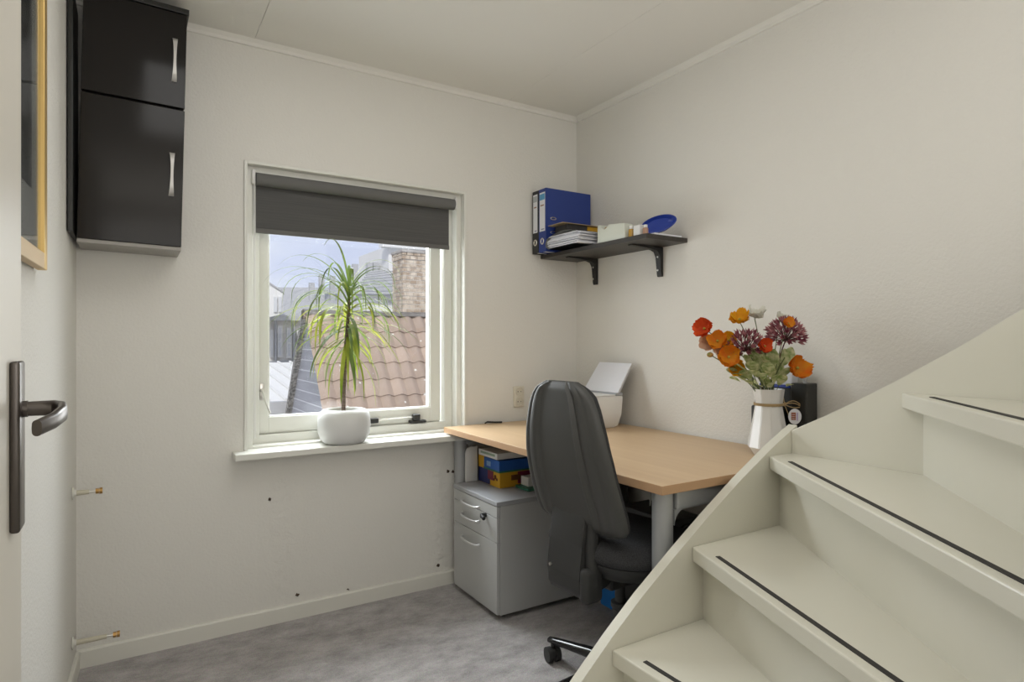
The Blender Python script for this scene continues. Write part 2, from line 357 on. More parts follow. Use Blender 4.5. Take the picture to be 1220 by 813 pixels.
bm = NB(); box(bm, .452, .492, YS, YS + .05, .762, 1.80, .004); box(bm, 1.233, 1.288, YS, YS + .05, .762, 1.80, .004)
box(bm, .49, 1.235, YS, YS + .05, .762, .832, .004); box(bm, .49, 1.235, YS, YS + .05, 1.74, 1.80, .004)
sash = obj('sash', bm, m_frame, win)
bm = NB(); ring_boxes(bm, .488, 1.238, .828, 1.744, .009, YS + .006, YS + .028, .002); obj('glazing_bead', bm, m_frame, sash, label='narrow bright bead around the glass')
bobj('glass_pane', (.484, 1.242, YS + .026, YS + .031, .824, 1.748), m_glass, sash)
# sash fastener at left
bm = NB(); box(bm, .455, .475, YS - .006, YS, .905, .975, .003); tube(bm, [(.465, YS - .004, .945), (.465, YS - .028, .945)], .009, 10)
tube(bm, [(.463, YS - .030, .948), (.474, YS - .036, .90), (.492, YS - .034, .853)], [.009, .007, .006], 8, flat=.6)
obj('sash_handle', bm, m_nickel, sash, smooth=True, label='metal lever fastener on the left stile')
bm = NB(); tube(bm, [(.496, YS + .06, 1.63), (.505, YS + .09, 1.575)], .008, 8); obj('hinge_arm', bm, m_iron, sash)
# stay at the bottom
bm = NB(); box(bm, .905, .965, YS - .028, YS, .777, .799, .003); box(bm, 1.135, 1.17, YS - .032, YS - .004, .778, .805, .004); box(bm, 1.12, 1.20, YS - .034, YS, .764, .776, .003)
sb = obj('window_stay', bm, m_iron, sash, label='black window stay with a steel rod')
tobj('rod', [(.96, YS - .016, .788), (1.14, YS - .018, .791)], .0035, m_nickel, sb, 8)
# sill board
bm = NB(); box(bm, .337, 1.43, YB - .093, YB + .102, .690, .716, .004)
obj('window_sill', bm, m_sill, win)

# ------------------------------------------------------------------ door (open against the left wall) and handle
door = thing('door_1', 'cream painted door standing open at the left edge', None, (-.147, 1.1, 0), kind='structure')
# edge of the leaf seen at x=25px
DX = -.1465
bm = NB(); box(bm, DX - .038, DX, .36, 1.2185, .012, 2.06, .002); obj('door_leaf', bm, m_door, door)
bm = NB(); box(bm, DX, DX + .012, 1.106, 1.158, .878, 1.122, .004, 3)
pl = obj('handle_plate', bm, m_dark_bronze, door, smooth=50)
bm = NB(); tube(bm, [(DX + .006, 1.135, 1.052), (DX + .018, 1.135, 1.052)], .012, 16)
# lever: neck out from plate then curving grip back towards hinge
P = [(DX + .012, 1.135), (DX + .034, 1.135), (DX + .050, 1.130), (DX + .060, 1.112), (DX + .063, 1.080), (DX + .056, 1.035), (DX + .042, 1.000)]
hh = [.0105, .011, .0115, .012, .0118, .0112, .0105]; zz_ = [0, 0, 0, -.001, -.004, -.009, -.014]
rows = []
for i, (x, y) in enumerate(P):
    d = Vector((P[min(i + 1, 6)][0] - P[max(i - 1, 0)][0], P[min(i + 1, 6)][1] - P[max(i - 1, 0)][1])).normalized(); nx, ny = -d.y, d.x
    t = .006 if i > 1 else .009; h = hh[i]
    rows.append([(x + nx * t * math.cos(a), y + ny * t * math.cos(a), 1.052 + zz_[i] + h * math.copysign(abs(math.sin(a)) ** .5, math.sin(a))) for a in [2 * PI * k / 16 for k in range(17)]])
g = grid(bm, rows); bmesh.ops.remove_doubles(bm, verts=bm.verts, dist=1e-5)
bm.verts.ensure_lookup_table()
bmesh.ops.holes_fill(bm, edges=[e for e in bm.edges if e.is_boundary], sides=0)
obj('door_handle', bm, m_dark_bronze, pl, smooth=50)
for hz in (.25, 1.85): tobj('hinge', [(DX - .006, .356, hz - .04), (DX - .006, .356, hz + .04)], .006, m_nickel, door)

# ------------------------------------------------------------------ stairs
st = thing('staircase', 'cream painted winder staircase with black anti-slip strips on the treads', 'stairs', (1.35, .8, 0))
SY, SX = 1.17, 1.753
N = {0: ((.72, 1.17), (.93, .28)), 1: ((1.0185, 1.17), (1.0165, .30)), 2: ((1.3065, 1.17), (.99, .388)), 3: ((1.6430, 1.17), (.99, .273)), 4: ((1.753, .847), (.99, .184)), 5: ((1.753, .50), (.99, .10)), 6: ((1.753, .2), (.99, .0))}
ZT = {0: .176, 1: .381, 2: .588, 3: .803, 4: 1.013, 5: 1.222}
def clip(poly, a, b, d=0.0):
    """keep the side left of a->b shifted by d to the left"""
    ax, ay = a; bx, by = b; L = math.hypot(bx - ax, by - ay); nx, ny = -(by - ay) / L, (bx - ax) / L
    f = lambda p: (p[0] - ax) * nx + (p[1] - ay) * ny - d
    out = []
    for i in range(len(poly)):
        p, q = poly[i], poly[(i + 1) % len(poly)]; fp, fq = f(p), f(q)
        if fp >= 0: out.append(p)
        if (fp >= 0) != (fq >= 0):
            t = fp / (fp - fq); out.append((p[0] + (q[0] - p[0]) * t, p[1] + (q[1] - p[1]) * t))
    return out
full = [(.7, -.1), (SX, -.1), (SX, SY), (.7, SY)]
BACK = .040
for k in range(6):
    a, b = N[k]; base = [(1.0, .02), (SX, .02), (SX, SY), (1.0, SY)] if k else [(.7, .3), (SX, .3), (SX, SY), (.7, SY)]
    # nosing runs from stringer (a) to newel (b); region on the right-hand/ascending side
    reg = clip(base, a, b, 0)
    a2, b2 = N[k + 1]
    reg = clip(reg, b2, a2, -BACK - .018)
    if len(reg) < 3: continue
    z = ZT[k]; bm = NB(); prism(bm, [(x, y, z - .040) for x, y in reg], (0, 0, .040), .004)
    tr = obj('tread', bm, m_stair, st)
    # riser below this tread
    zb = ZT[k - 1] if k else 0.0
    rg = clip(base, a, b, BACK); rg = clip(rg, b, a, -BACK - .018)
    if len(rg) >= 3 and k:
        bm = NB(); prism(bm, [(x, y, zb - .002) for x, y in rg], (0, 0, z - .040 - zb + .003)); obj('riser', bm, m_stair, st)
    # scotia line under nosing
    # anti-slip strip
    if k:
        base2 = [(1.0, .12), (SX, .12), (SX - .0, SY), (1.0, SY)]
        sg = clip(base2, a, b, .024); sg = clip(sg, b, a, -.036)
        d = Vector((b[0] - a[0], b[1] - a[1])).normalized(); a_s = (a[0] + d.x * (.085 if k != 4 else .13), a[1] + d.y * (.085 if k != 4 else .13))
        nrm = (-d.y, d.x)
        # keep the newel side of a_s
        keep = []
        f = lambda p: (p[0] - a_s[0]) * d.x + (p[1] - a_s[1]) * d.y
        for i in range(len(sg)):
            p, q = sg[i], sg[(i + 1) % len(sg)]; fp, fq = f(p), f(q)
            if fp >= 0: keep.append(p)
            if (fp >= 0) != (fq >= 0):
                t = fp / (fp - fq); keep.append((p[0] + (q[0] - p[0]) * t, p[1] + (q[1] - p[1]) * t))
        if len(keep) >= 3:
            bm = NB(); prism(bm, [(x, y, z - .0005) for x, y in keep], (0, 0, .0022)); obj('anti_slip_strip', bm, m_strip, tr, label='black anti-slip strip along the nosing')
# stringers
top1 = [(.70, .12), (.80, .215), (.919, .326), (1.02, .412), (1.12, .490), (1.25, .580), (1.38, .665), (1.513, .747), (1.657, .826), (SX, .873)]
bm = NB(); prism(bm, [(x, SY, z) for x, z in top1] + [(SX + .032, SY, .888), (SX + .032, SY, 0), (.70, SY, 0)], (0, .031, 0), .0025); obj('stringer', bm, m_stair, st)
top2 = [(SY, .873), (1.02, .951), (.877, 1.034), (.717, 1.134), (.582, 1.227), (.3, 1.41), (-.1, 1.69)]
bm = NB(); prism(bm, [(SX, y, z) for y, z in top2] + [(SX, -.1, .5), (SX, .5, 0), (SX, SY, 0)], (.030, 0, 0), .0025); obj('stringer', bm, m_stair, st)
bm = NB(); box(bm, .962, 1.0, .05, .305, 0, 1.30, .004); obj('newel_post', bm, m_stair, st)

# ------------------------------------------------------------------ wall cabinets (two stacked, hung slightly askew)
def cabinet(name, label, z0, z1, top):
    t = thing(name, label, 'cabinet', (0, 2.55, z0), group='gloss black wall cabinets')
    x0, x1, yf = -.152, .148, 2.44
    bm = NB(); box(bm, x0 + .002, x1 - .002, yf + .019, YB - .001, z0 + .001, z1, .001); obj('body', bm, m_black_edge, t)
    if not top:
        bm = NB(); box(bm, x0 + .0, x1 - .0, yf + .004, YB - .001, z0 - .012, z0 + .0005, .001); obj('bottom_panel', bm, m_grey_bottom, t, label='pale grey underside board')
    else:
        bm = NB(); box(bm, x0, x1 + .006, yf - .004, YB - .001, z1, z1 + .018, .001); obj('top_panel', bm, m_black_edge, t)
    bm = NB(); box(bm, x0, x1, yf, yf + .018, z0 + .001, z1 - .003, .0015)
    d = obj('door', bm, m_black_gloss, t)
    zc = (z0 + z1) / 2 + (.0 if top else .005); zc = {True: 2.135, False: 1.735}[top]
    hx = .113
    bm = NB(); rows = []
    for i in range(13):
        u = i / 12; z = zc - .075 + .150 * u; wd = .0042 + .0040 * abs(2 * u - 1) ** 2; yy = yf - .004 - .020 * (1 - abs(2 * u - 1) ** 6) - .001
        rows.append([(hx - wd, yy, z), (hx + wd, yy, z), (hx + wd, yy + .005, z), (hx - wd, yy + .005, z), (hx - wd, yy, z)])
    grid(bm, rows); bmesh.ops.remove_doubles(bm, verts=bm.verts, dist=1e-6)
    bmesh.ops.holes_fill(bm, edges=[e for e in bm.edges if e.is_boundary], sides=0)
    for zz in (zc - .066, zc + .066): tube(bm, [(hx, yf - .008, zz), (hx, yf, zz)], .004, 8)
    obj('handle', bm, m_satin, d, smooth=50, label='slim satin bar handle')
    t.rotation_euler = (0, math.radians(1.3), 0)
    if top: t.location.x += .011
    return t
up = cabinet('wall_cabinet', 'smaller gloss black wall cabinet with satin handle, upper one below the ceiling', 1.972, 2.305, True)
lo = cabinet('wall_cabinet', 'taller gloss black wall cabinet with pale underside, lower one left of the window', 1.485, 1.968, False)
bm = NB(); box(bm, -.172, -.158, 2.385, 2.62, 1.50, 2.29, .002)  # dark band beside the cabinets, drawn as a thin black box
obj('black_strip', bm, m_black_edge, None, loc=(-.165, 2.5, 1.5), label='narrow black strip between the wall cabinets and left wall', cat='panel')

# ------------------------------------------------------------------ framed picture on the left wall
fp = thing('framed_picture', 'gold framed dark picture with grey mount on the left wall behind the door', 'picture', (xl(1.6) + .01, 1.6, 1.32))
def LW(y, off, z): return (xl(y) + off, y, z)
y0, y1, z0, z1 = 1.24, 1.85, 1.322, 2.25
def wallbox(bm, ya, yb, za, zb, oa, ob, bev=0):
    prism(bm, [LW(ya, oa, za), LW(yb, oa, za), LW(yb, oa, zb), LW(ya, oa, zb)], (ob - oa, 0, 0), bev)
for ya, yb, za, zb in ((y1 - .038, y1, z0, z1), (y0, y0 + .038, z0, z1), (y0 + .038, y1 - .038, z0, z0 + .038), (y0 + .038, y1 - .038, z1 - .038, z1)):
    bm = NB(); wallbox(bm, ya, yb, za, zb, .004, .024, .002); fr = obj('frame_bar', bm, m_gold if ya > 1.7 or ya < 1.25 else m_goldwood, fp)
bm = NB(); wallbox(bm, y0 + .03, y1 - .03, z0 + .03, z1 - .03, .003, .012); mt = obj('mount', bm, m_mat, fp)
bm = NB(); wallbox(bm, y0 + .12, y1 - .13, z0 + .17, z1 - .12, .012, .0135); obj('picture_sheet', bm, m_photo, mt)
bm = NB(); wallbox(bm, y0 + .03, y1 - .03, z0 + .03, z1 - .03, .0155, .017); obj('glass_sheet', bm, m_glass, fp)

# ------------------------------------------------------------------ capped radiator pipes
for i, (yy, zz, ln, lab) in enumerate(((2.53, .640, .085, 'short capped radiator pipe with brass end, upper one on the left wall'), (2.53, .136, .135, 'longer capped radiator pipe with brass end, lower one above the baseboard'))):
    X0 = xl(yy); t = thing('radiator_pipe', lab, 'pipe', (X0, yy, zz), group='capped radiator pipes')
    bm = NB(); lathe(bm, [(.021, 0), (.021, .003), (.013, .007), (.009, .012)], seg=20)
    bmesh.ops.rotate(bm, verts=bm.verts, matrix=Matrix.Rotation(PI / 2, 3, 'Y')); bmesh.ops.translate(bm, verts=bm.verts, vec=(X0, yy, zz)); obj('wall_rosette', bm, m_trim, t, smooth=True)
    tobj('pipe', [(X0 + .008, yy, zz), (X0 + ln - .038, yy, zz)], [.009, .0075], M('old_white_pipe', (.60, .56, .44), .5), t, 14)
    tobj('pipe_end', [(X0 + ln - .04, yy, zz), (X0 + ln - .016, yy, zz)], .0045, m_nickel, t, 10)
    bm = NB(); tube(bm, [(X0 + ln - .020, yy, zz), (X0 + ln - .010, yy, zz)], .0095, 6); tube(bm, [(X0 + ln - .009, yy, zz), (X0 + ln, yy, zz)], .0105, 14); obj('brass_cap', bm, m_brass, t, smooth=30)

# ------------------------------------------------------------------ roller blind
rb = thing('roller_blind', 'charcoal roller blind pulled a quarter down in the window recess', 'blind', (.87, YB + .02, 1.8))
YR = YB + .024
RX0, RX1, RZ = .428, 1.322, 1.812
m_blind = M('charcoal_blind_cloth', (0.080, 0.078, 0.078), .85, noise=((3, 3, 260), .2, (.108, .106, .104)))
tobj('fabric_roll', [(RX0, YR, RZ), (RX1, YR, RZ)], .026, M('charcoal_roll_cloth', (.14, .138, .134), .8), rb, 28)
bm = NB(); box(bm, RX0 + .002, RX1 - .016, YR + .020, YR + .0215, 1.612, RZ); cl = obj('fabric', bm, m_blind, rb)
bm = NB(); box(bm, RX0 + .001, RX1 - .015, YR + .016, YR + .0235, 1.596, 1.616, .002); obj('bottom_bar', bm, M('charcoal_hem', (.13, .127, .122), .7), rb)
for xa, xb in ((RX0 - .016, RX0 - .002), (RX1 + .002, RX1 + .012)):
    bm = NB(); box(bm, xa, xb, YR - .018, YR + .024, RZ - .024, RZ + .036, .004); obj('bracket', bm, m_white, rb)
bm = NB(); pts = [(RX0 - .009, YR - .02, RZ - .0), (RX0 - .009, YR - .022, .76)]; tube(bm, pts, .0017, 6)
tube(bm, [(RX0 - .002, YR - .002, RZ), (RX0 - .003, YR - .018, .76)], .0017, 6); obj('pull_chain', bm, m_white, rb)

# ------------------------------------------------------------------ potted dracaena on the sill
PX, PY, PZ = .778, 2.625, .716
pot = thing('potted_dracaena', 'tall dracaena with arching narrow leaves in a white pot on the windowsill', 'plant', (PX, PY, PZ))
bm = NB(); lathe(bm, [(.066, 0), (.082, .003), (.098, .018), (.108, .045), (.111, .075), (.109, .108), (.102, .130), (.090, .143), (.080, .146), (.076, .142), (.076, .12)], (PX, PY, PZ), 48); obj('pot', bm, m_pot, pot, smooth=60)
bm = NB(); lathe(bm, [(.0, .128), (.04, .130), (.077, .126)], (PX, PY, PZ), 24); obj('soil', bm, m_soil, pot, smooth=True)
stem = [(PX - .004, PY, PZ + .12), (PX - .002, PY, PZ + .22), (PX + .004, PY, PZ + .34), (PX + .004, PY, PZ + .37), (PX + .014, PY, PZ + .5), (PX + .020, PY, PZ + .60), (PX + .022, PY, PZ + .67)]
tobj('stem', stem, [.0095, .0085, .008, .010, .008, .007, .004], m_bark, pot, 12)
rl = random.Random(11)
def leaf(base, az, elev, L, wd, droop, mat):
    p = Vector(base); e = elev; pts = []; n = 12
    for i in range(n + 1):
        pts.append(p.copy()); d = Vector((math.cos(az) * math.cos(e), math.sin(az) * math.cos(e), math.sin(e)))
        p = p + d * (L / n); e -= droop / n * (0.35 + 1.3 * i / n)
        e = max(e, -1.5)
    rows = []
    for i, q in enumerate(pts):
        u = i / n; w_ = wd * min(1, .55 + 2.2 * u) * (1 - u ** 2.2) ** .8 + .0004
        side = Vector((-math.sin(az), math.cos(az), 0))
        dd = (pts[min(i + 1, n)] - pts[max(i - 1, 0)]).normalized(); up_ = side.cross(dd)
        row = []
        for s_, h in ((-1, .25), (0, 0), (1, .25)):
            v = q + side * w_ * s_ - up_ * w_ * h
            if v.y > 2.655: v.y = 2.655 + .07 * math.tanh((v.y - 2.655) / .12)
            row.append(v)
        rows.append(row)
    bm = NB(); grid(bm, rows); obj('leaf', bm, mat, pot, smooth=True)
for i in range(112):
    u = i / 111; zb = PZ + .41 + .25 * u ** .8; k = stem[-1][0] - .010 * (1 - u)
    az = i * 2.39996 + rl.uniform(-.25, .25)
    elev = -.75 + 1.85 * u ** .8 + rl.uniform(-.45, .35)
    if u > .97: elev = 1.25
    L = rl.uniform(.24, .39) * (.80 if u < .25 else 1.0)
    droop = rl.uniform(2.3, 3.8) if elev > .3 else rl.uniform(.9, 1.6)
    if math.cos(az) < -.2 and u > .5: L *= 1.10
    leaf((k, PY, zb), az, elev, L, rl.uniform(.0048, .0098) * (1.05 if u < .5 else .75), droop, m_leaf if rl.random() < (.62 if u < .6 else .2) else m_leaf_dark)

# ------------------------------------------------------------------ desk
dk = thing('desk', 'beech-topped office desk with silver legs in the corner', 'desk', (1.65, 1.92, 0))
DX0, DX1, DY0, DY1, DZ = 1.246, 2.036, 1.222, 2.618, .750
bm = NB(); box(bm, DX0, DX1, DY0, DY1, DZ - .026, DZ, .0015)
for f in bm.faces:
    if abs(f.normal.z) < .9: f.material_index = 1
bm.normal_update()
for f in bm.faces: f.material_index = 0 if f.normal.z > .9 else 1
obj('desktop', bm, [m_wood, m_wood_edge], dk)
def oval_leg(x, y, z1=.724):
    bm = NB(); tube(bm, [(x, y, .012), (x, y, z1)], .030, 20, flat=1.0); return bm
for (lx, ly) in ((1.294, 1.268), (1.985, 1.268), (1.325, 2.599), (1.985, 2.599)):
    l_ = obj('leg', oval_leg(lx, ly), m_silver, dk, smooth=50)
    bm = NB(); tube(bm, [(lx, ly, 0), (lx, ly, .013)], .024, 14); obj('foot', bm, m_plastic, l_, smooth=40)
for ly in (1.268, 2.596):
    bm = NB(); box(bm, 1.33, 1.98, ly - .022, ly + .022, .664, .723, .008)
    for sgn, cx in ((1, 1.322 if ly < 2 else 1.352), (-1, 1.957)):       # rounded inner corners
        poly = [(cx, ly - .02, .668)] + [(cx + sgn * .045 * (1 - math.sin(a)), ly - .02, .668 - .045 * (1 - math.cos(a))) for a in [PI / 2 * k / 6 for k in range(7)]]
        prism(bm, poly, (0, .04, 0))
    obj('end_frame', bm, m_silver, dk)
bm = NB(); box(bm, 1.90, 1.94, 1.29, 2.57, .668, .708, .004); obj('cross_rail', bm, m_silver, dk)

# ------------------------------------------------------------------ mobile pedestal
pd = thing('drawer_pedestal', 'grey metal three-drawer pedestal under the left end of the desk', 'drawer unit', (1.5, 2.366, 0))
PX0, PX1, PY0, PY1 = 1.272, 1.73, 2.166, 2.566
bobj('carcass', (PX0 + .017, PX1, PY0 + .002, PY1 - .002, .022, .473), m_pedestal, pd, bev=.002)
bobj('top_board', (PX0 - .002, PX1, PY0, PY1, .4735, .4915), m_pedtop, pd, bev=.002)
for nm, za, zb, hz in (('drawer', .4255, .4715, .440), ('drawer', .3235, .4235, .379), ('drawer', .028, .3215, .277)):
    bm = NB(); box(bm, PX0, PX0 + .0155, PY0 + .003, PY1 - .003, za, zb, .0018); d = obj(nm, bm, m_pedestal, pd)
    bm = NB(); ya, yb = 2.315, 2.470; pts = []
    for i in range(15):
        a = PI * i / 14; yy = (ya + yb) / 2 + (yb - ya) / 2 * math.cos(a); s_ = math.sin(a) ** .6
        pts.append((PX0 - .022 * s_, yy, hz - .0 - .006 * s_))
    tube(bm, pts, .0045, 8, flat=1.3); obj('handle', bm, m_handle, d, smooth=True)
bm = NB(); tube(bm, [(PX0, 2.262, .418), (PX0 - .012, 2.262, .418)], .010, 14); box(bm, PX0 - .026, PX0 - .012, 2.258, 2.266, .409, .427, .001)
tube(bm, [(PX0 - .024, 2.255, .420), (PX0 - .030, 2.225, .416)], .008, 8); obj('lock', bm, m_iron, pd, smooth=50, label='black lock with key')
for cx in (PX0 + .05, PX1 - .06):
    for cy in (PY0 + .05, PY1 - .05):
        tobj('castor', [(cx - .0, cy - .012, .0135), (cx, cy + .012, .0135)], .0135, m_iron, pd, 14)

# ------------------------------------------------------------------ stuff stored on the pedestal
zt = .4915
def card(name, label, cat, x0, x1, y0, y1, z0, z1, mats, group='boxes stored on the pedestal', bev=.0015):
    t = thing(name, label, cat, ((x0 + x1) / 2, (y0 + y1) / 2, z0), group=group)
    bobj('carton', (x0, x1, y0, y1, z0, z1), mats, t, bev=bev); return t
t = card('game_box', 'yellow box with navy side, bottom of the stack on the pedestal', 'box', 1.445, 1.66, 2.405, 2.602, zt, zt + .070, m_yellow)
bobj('printed_side', (1.4436, 1.4452, 2.492, 2.600, zt + .002, zt + .068), m_navycard, t, label='navy printed side panel')
bobj('printed_side', (1.4434, 1.4452, 2.462, 2.512, zt + .026, zt + .067), m_redcard, t, label='dark red printed patch')
for k, (yy, zz, r_) in enumerate(((2.445, zt + .045, .010), (2.430, zt + .036, .007), (2.455, zt + .032, .006))):
    bm = NB(); lathe(bm, [(r_, -.0006), (r_, .0006)], seg=12); bmesh.ops.rotate(bm, verts=bm.verts, matrix=Matrix.Rotation(PI / 2, 3, 'Y')); bmesh.ops.translate(bm, verts=bm.verts, vec=(1.4446, yy, zz)); obj('printed_mark', bm, M('brown_print', (.12, .03, .01), .6), t)
bobj('printed_side', (1.54, 1.655, 2.4036, 2.4052, zt + .012, zt + .066), m_redcard, t, label='dark red printed side panel')
bobj('printed_mark', (1.505, 1.555, 2.4034, 2.4052, zt + .030, zt + .054), M('brown_side_print', (.16, .05, .01), .6), t)
t = card('puzzle_box', 'blue flat box lying on the yellow box under the desk', 'box', 1.438, 1.66, 2.398, 2.538, zt + .0715, zt + .124, m_bluecard)
bobj('printed_label', (1.4366, 1.4382, 2.475, 2.51, zt + .088, zt + .110), M('pale_blue_print', (.25, .40, .62), .5), t)
bobj('base_edge', (1.4364, 1.662, 2.3965, 2.5395, zt + .071, zt + .078), m_greencard, t, label='green lower edge')
card('card_box', 'small yellow box beside the blue flat box on the stack', 'box', 1.442, 1.58, 2.5405, 2.60, zt + .0715, zt + .130, m_yellow)
t = card('paper_packet', 'white paper packet with green print on top of the box stack', 'packet', 1.428, 1.60, 2.400, 2.572, zt + .1305, zt + .158, m_white)
bobj('printed_strip', (1.4268, 1.4282, 2.42, 2.55, zt + .142, zt + .152), M('grey_green_print', (.30, .38, .28), .6), t)
card('small_carton', 'small white carton lying on the green folder at the right of the stack', 'box', 1.545, 1.64, 2.325, 2.385, zt + .012, zt + .052, m_white)
bobj('folder', (1.52, 1.68, 2.29, 2.394, zt, zt + .0115), m_greencard, None, label='dark green flat folder under the small white carton on the pedestal', cat='folder', group='boxes stored on the pedestal', bev=.002)
bm = NB(); prism(bm, [(1.330, 2.5535, zt + .001), (1.392, 2.5535, zt + .001), (1.392, 2.5535, zt + .165)] + [(1.360 - .03 * math.sin(a), 2.5535, zt + .135 + .03 * math.cos(a)) for a in [PI / 2 * k / 6 for k in range(7)]], (0, .012, 0), .002)
obj('white_tray', bm, m_white, None, label='white rounded plastic tray standing upright behind the boxes', cat='tray', smooth=40)

for o in list(C.objects):
    if o.get('group') == 'boxes stored on the pedestal': o.location.x -= .043; o.location.y -= .04
# ------------------------------------------------------------------ office chair
ch = thing('office_chair', 'charcoal high-back office chair tucked up to the desk, back to the window side', 'office chair', (0, 0, 0))
# local frame: +X is forwards, hub at origin
zs = [.555, .575, .62, .70, .78, .86, .93, .98, 1.008, 1.022]
def hw(z):      # half width of back
    T = [(.572, .145), (.582, .180), (.605, .200), (.65, .205), (.72, .201), (.80, .193), (.88, .177), (.95, .155), (.99, .134), (1.015, .105), (1.030, .07)]
    for (a, p), (b, q) in zip(T, T[1:]):
        if z <= b: return p + (q - p) * max(0, (z - a)) / (b - a)
    return .07
def bx(z):      # spine position in x (local)
    u = (z - .572) / .458; return -.170 - .085 * u - .03 * math.sin(u * PI)
zsf = [.572 + .458 * (0.5 - 0.5 * math.cos(PI * i / 30)) for i in range(31)]
def shell_pt(z, s, off):
    h = hw(z); y = h * s; edge = abs(s)
    x = bx(z) + .010 * (y / .20) ** 2
    return [x - off, y, z]
NSEG = 64
def prof(s):    # outer shell relief: two ridges and rounded edge
    a = abs(s); o = .026 * (1 - a ** 5) ** .5
    o -= (.0075 if s > 0 else .003) * math.exp(-((a - .80) / .035) ** 2)
    o += .0065 * math.exp(-((a - .50) / .030) ** 2) - .0045 * math.exp(-((a - .57) / .035) ** 2)
    if a < .50: o -= .003
    return o
bm = NB(); rows = []
for z in zsf:
    tz = min(1, (z - .571) / .025, (1.031 - z) / .022); tz = max(0.12, tz) ** .5
    rows.append([shell_pt(z, -1 + 2 * j / NSEG, prof(-1 + 2 * j / NSEG) * tz) for j in range(NSEG + 1)])
inner = [[shell_pt(z, -1 + 2 * j / NSEG, -.004) for j in range(NSEG + 1)] for z in zsf]
va = grid(bm, rows); vb = grid(bm, inner)
def stitch(bm, va, vb):
    per = lambda g: [g[0][j] for j in range(len(g[0]))] + [g[i][-1] for i in range(1, len(g))] + [g[-1][j] for j in range(len(g[0]) - 2, -1, -1)] + [g[i][0] for i in range(len(g) - 2, 0, -1)]
    p, q = per(va), per(vb); n = len(p)
    for i in range(n): bm.faces.new((p[i], p[(i + 1) % n], q[(i + 1) % n], q[i]))
stitch(bm, va, vb)
shell = obj('back_shell', bm, m_shell, ch, smooth=50, local=True)
bm = NB(); r1 = []; r2 = []
for z in zsf:
    tz = max(0.15, min(1, (z - .571) / .04, (1.031 - z) / .04)) ** .5
    r1.append([shell_pt(z, (-1 + 2 * j / NSEG) * .992, -.0045) for j in range(NSEG + 1)])
    r2.append([shell_pt(z, (-1 + 2 * j / NSEG) * .992, -.0045 - .044 * (max(0, 1 - abs(-1 + 2 * j / NSEG) ** 5)) ** .5 * tz) for j in range(NSEG + 1)])
va = grid(bm, r1); vb = grid(bm, r2); stitch(bm, va, vb)
obj('back_cushion', bm, m_fabric, ch, smooth=60, local=True)
# J-bar of the back
bm = NB()
prof_j = [(-.212, .63), (-.222, .53), (-.232, .44), (-.230, .395), (-.218, .375), (-.17, .375), (-.13, .398), (-.05, .412), (-.05, .435), (-.14, .44), (-.175, .46), (-.185, .52), (-.180, .63)]
prism(bm, [(x, -.058, z) for x, z in prof_j], (0, .150, 0), .007)
jb = obj('back_bar', bm, m_plastic, ch, smooth=35, local=True)
bm = NB(); tube(bm, [(-.180, -.066, .64), (-.190, -.066, .52), (-.185, -.066, .42)], [.019, .020, .024], 16); box(bm, -.232, -.155, -.088, -.050, .366, .475, .018, 3); obj('bar_cover', bm, m_plastic, ch, smooth=40, local=True)
bm = NB(); tube(bm, [(-.229, .075, .45), (-.236, .075, .45)], .005, 10); obj('screw', bm, m_nickel, jb, smooth=30, local=True)
bm = NB(); tube(bm, [(-.175, -.075, .462), (-.135, -.080, .455)], [.010, .007], 10); obj('tilt_knob', bm, m_handle, ch, smooth=True, local=True, label='pale grey adjustment knob')
# seat
def sup(a, n=3.2): return math.copysign(abs(math.cos(a)) ** (2 / n), math.cos(a)), math.copysign(abs(math.sin(a)) ** (2 / n), math.sin(a))
def loft(bm, levels, cx=0.02, seg=44):
    rings = []
    for rx, ry, z, dz in levels:
        ring = []
        for k in range(seg):
            c, s = sup(2 * PI * k / seg); ring.append(bm.verts.new((cx + rx * c * (.93 if c < 0 else 1), ry * s * (1 - .13 * max(0, -c)), z - dz * (max(0, c)) ** 3 + dz * .35 * (max(0, -c)) ** 3)))
        rings.append(ring)
    for q, r_ in zip(rings, rings[1:]):
        for k in range(seg): bm.faces.new((q[k], q[(k + 1) % seg], r_[(k + 1) % seg], r_[k]))
    bm.faces.new(rings[0][::-1]); bm.faces.new(rings[-1])
bm = NB(); loft(bm, [(.205, .21, .475, .02), (.228, .236, .480, .02), (.236, .243, .497, .02), (.234, .240, .515, .02), (.222, .228, .532, .02), (.19, .195, .543, .02), (.12, .12, .546, .01), (.03, .03, .545, 0)]); obj('seat', bm, m_fabric, ch, smooth=60, local=True)
bm = NB(); loft(bm, [(.07, .06, .405, 0), (.13, .12, .408, 0), (.19, .19, .428, .015), (.222, .230, .462, .02), (.228, .236, .478, .02)]); obj('seat_pan', bm, m_plastic, ch, smooth=50, local=True)
bm = NB(); box(bm, -.10, .10, -.06, .06, .372, .412, .008); obj('tilt_mechanism', bm, m_plastic, ch, local=True)
bm = NB(); lathe(bm, [(.026, .10), (.026, .28), (.030, .285), (.030, .30), (.017, .302), (.017, .375)], seg=20); obj('gas_column', bm, m_plastic, ch, smooth=30, local=True)
bm = NB(); lathe(bm, [(.030, .06), (.046, .066), (.050, .085), (.046, .115), (.032, .12)], seg=24); hb = obj('hub', bm, m_blackgl, ch, smooth=30, local=True)
CH_ROT = math.radians(4)
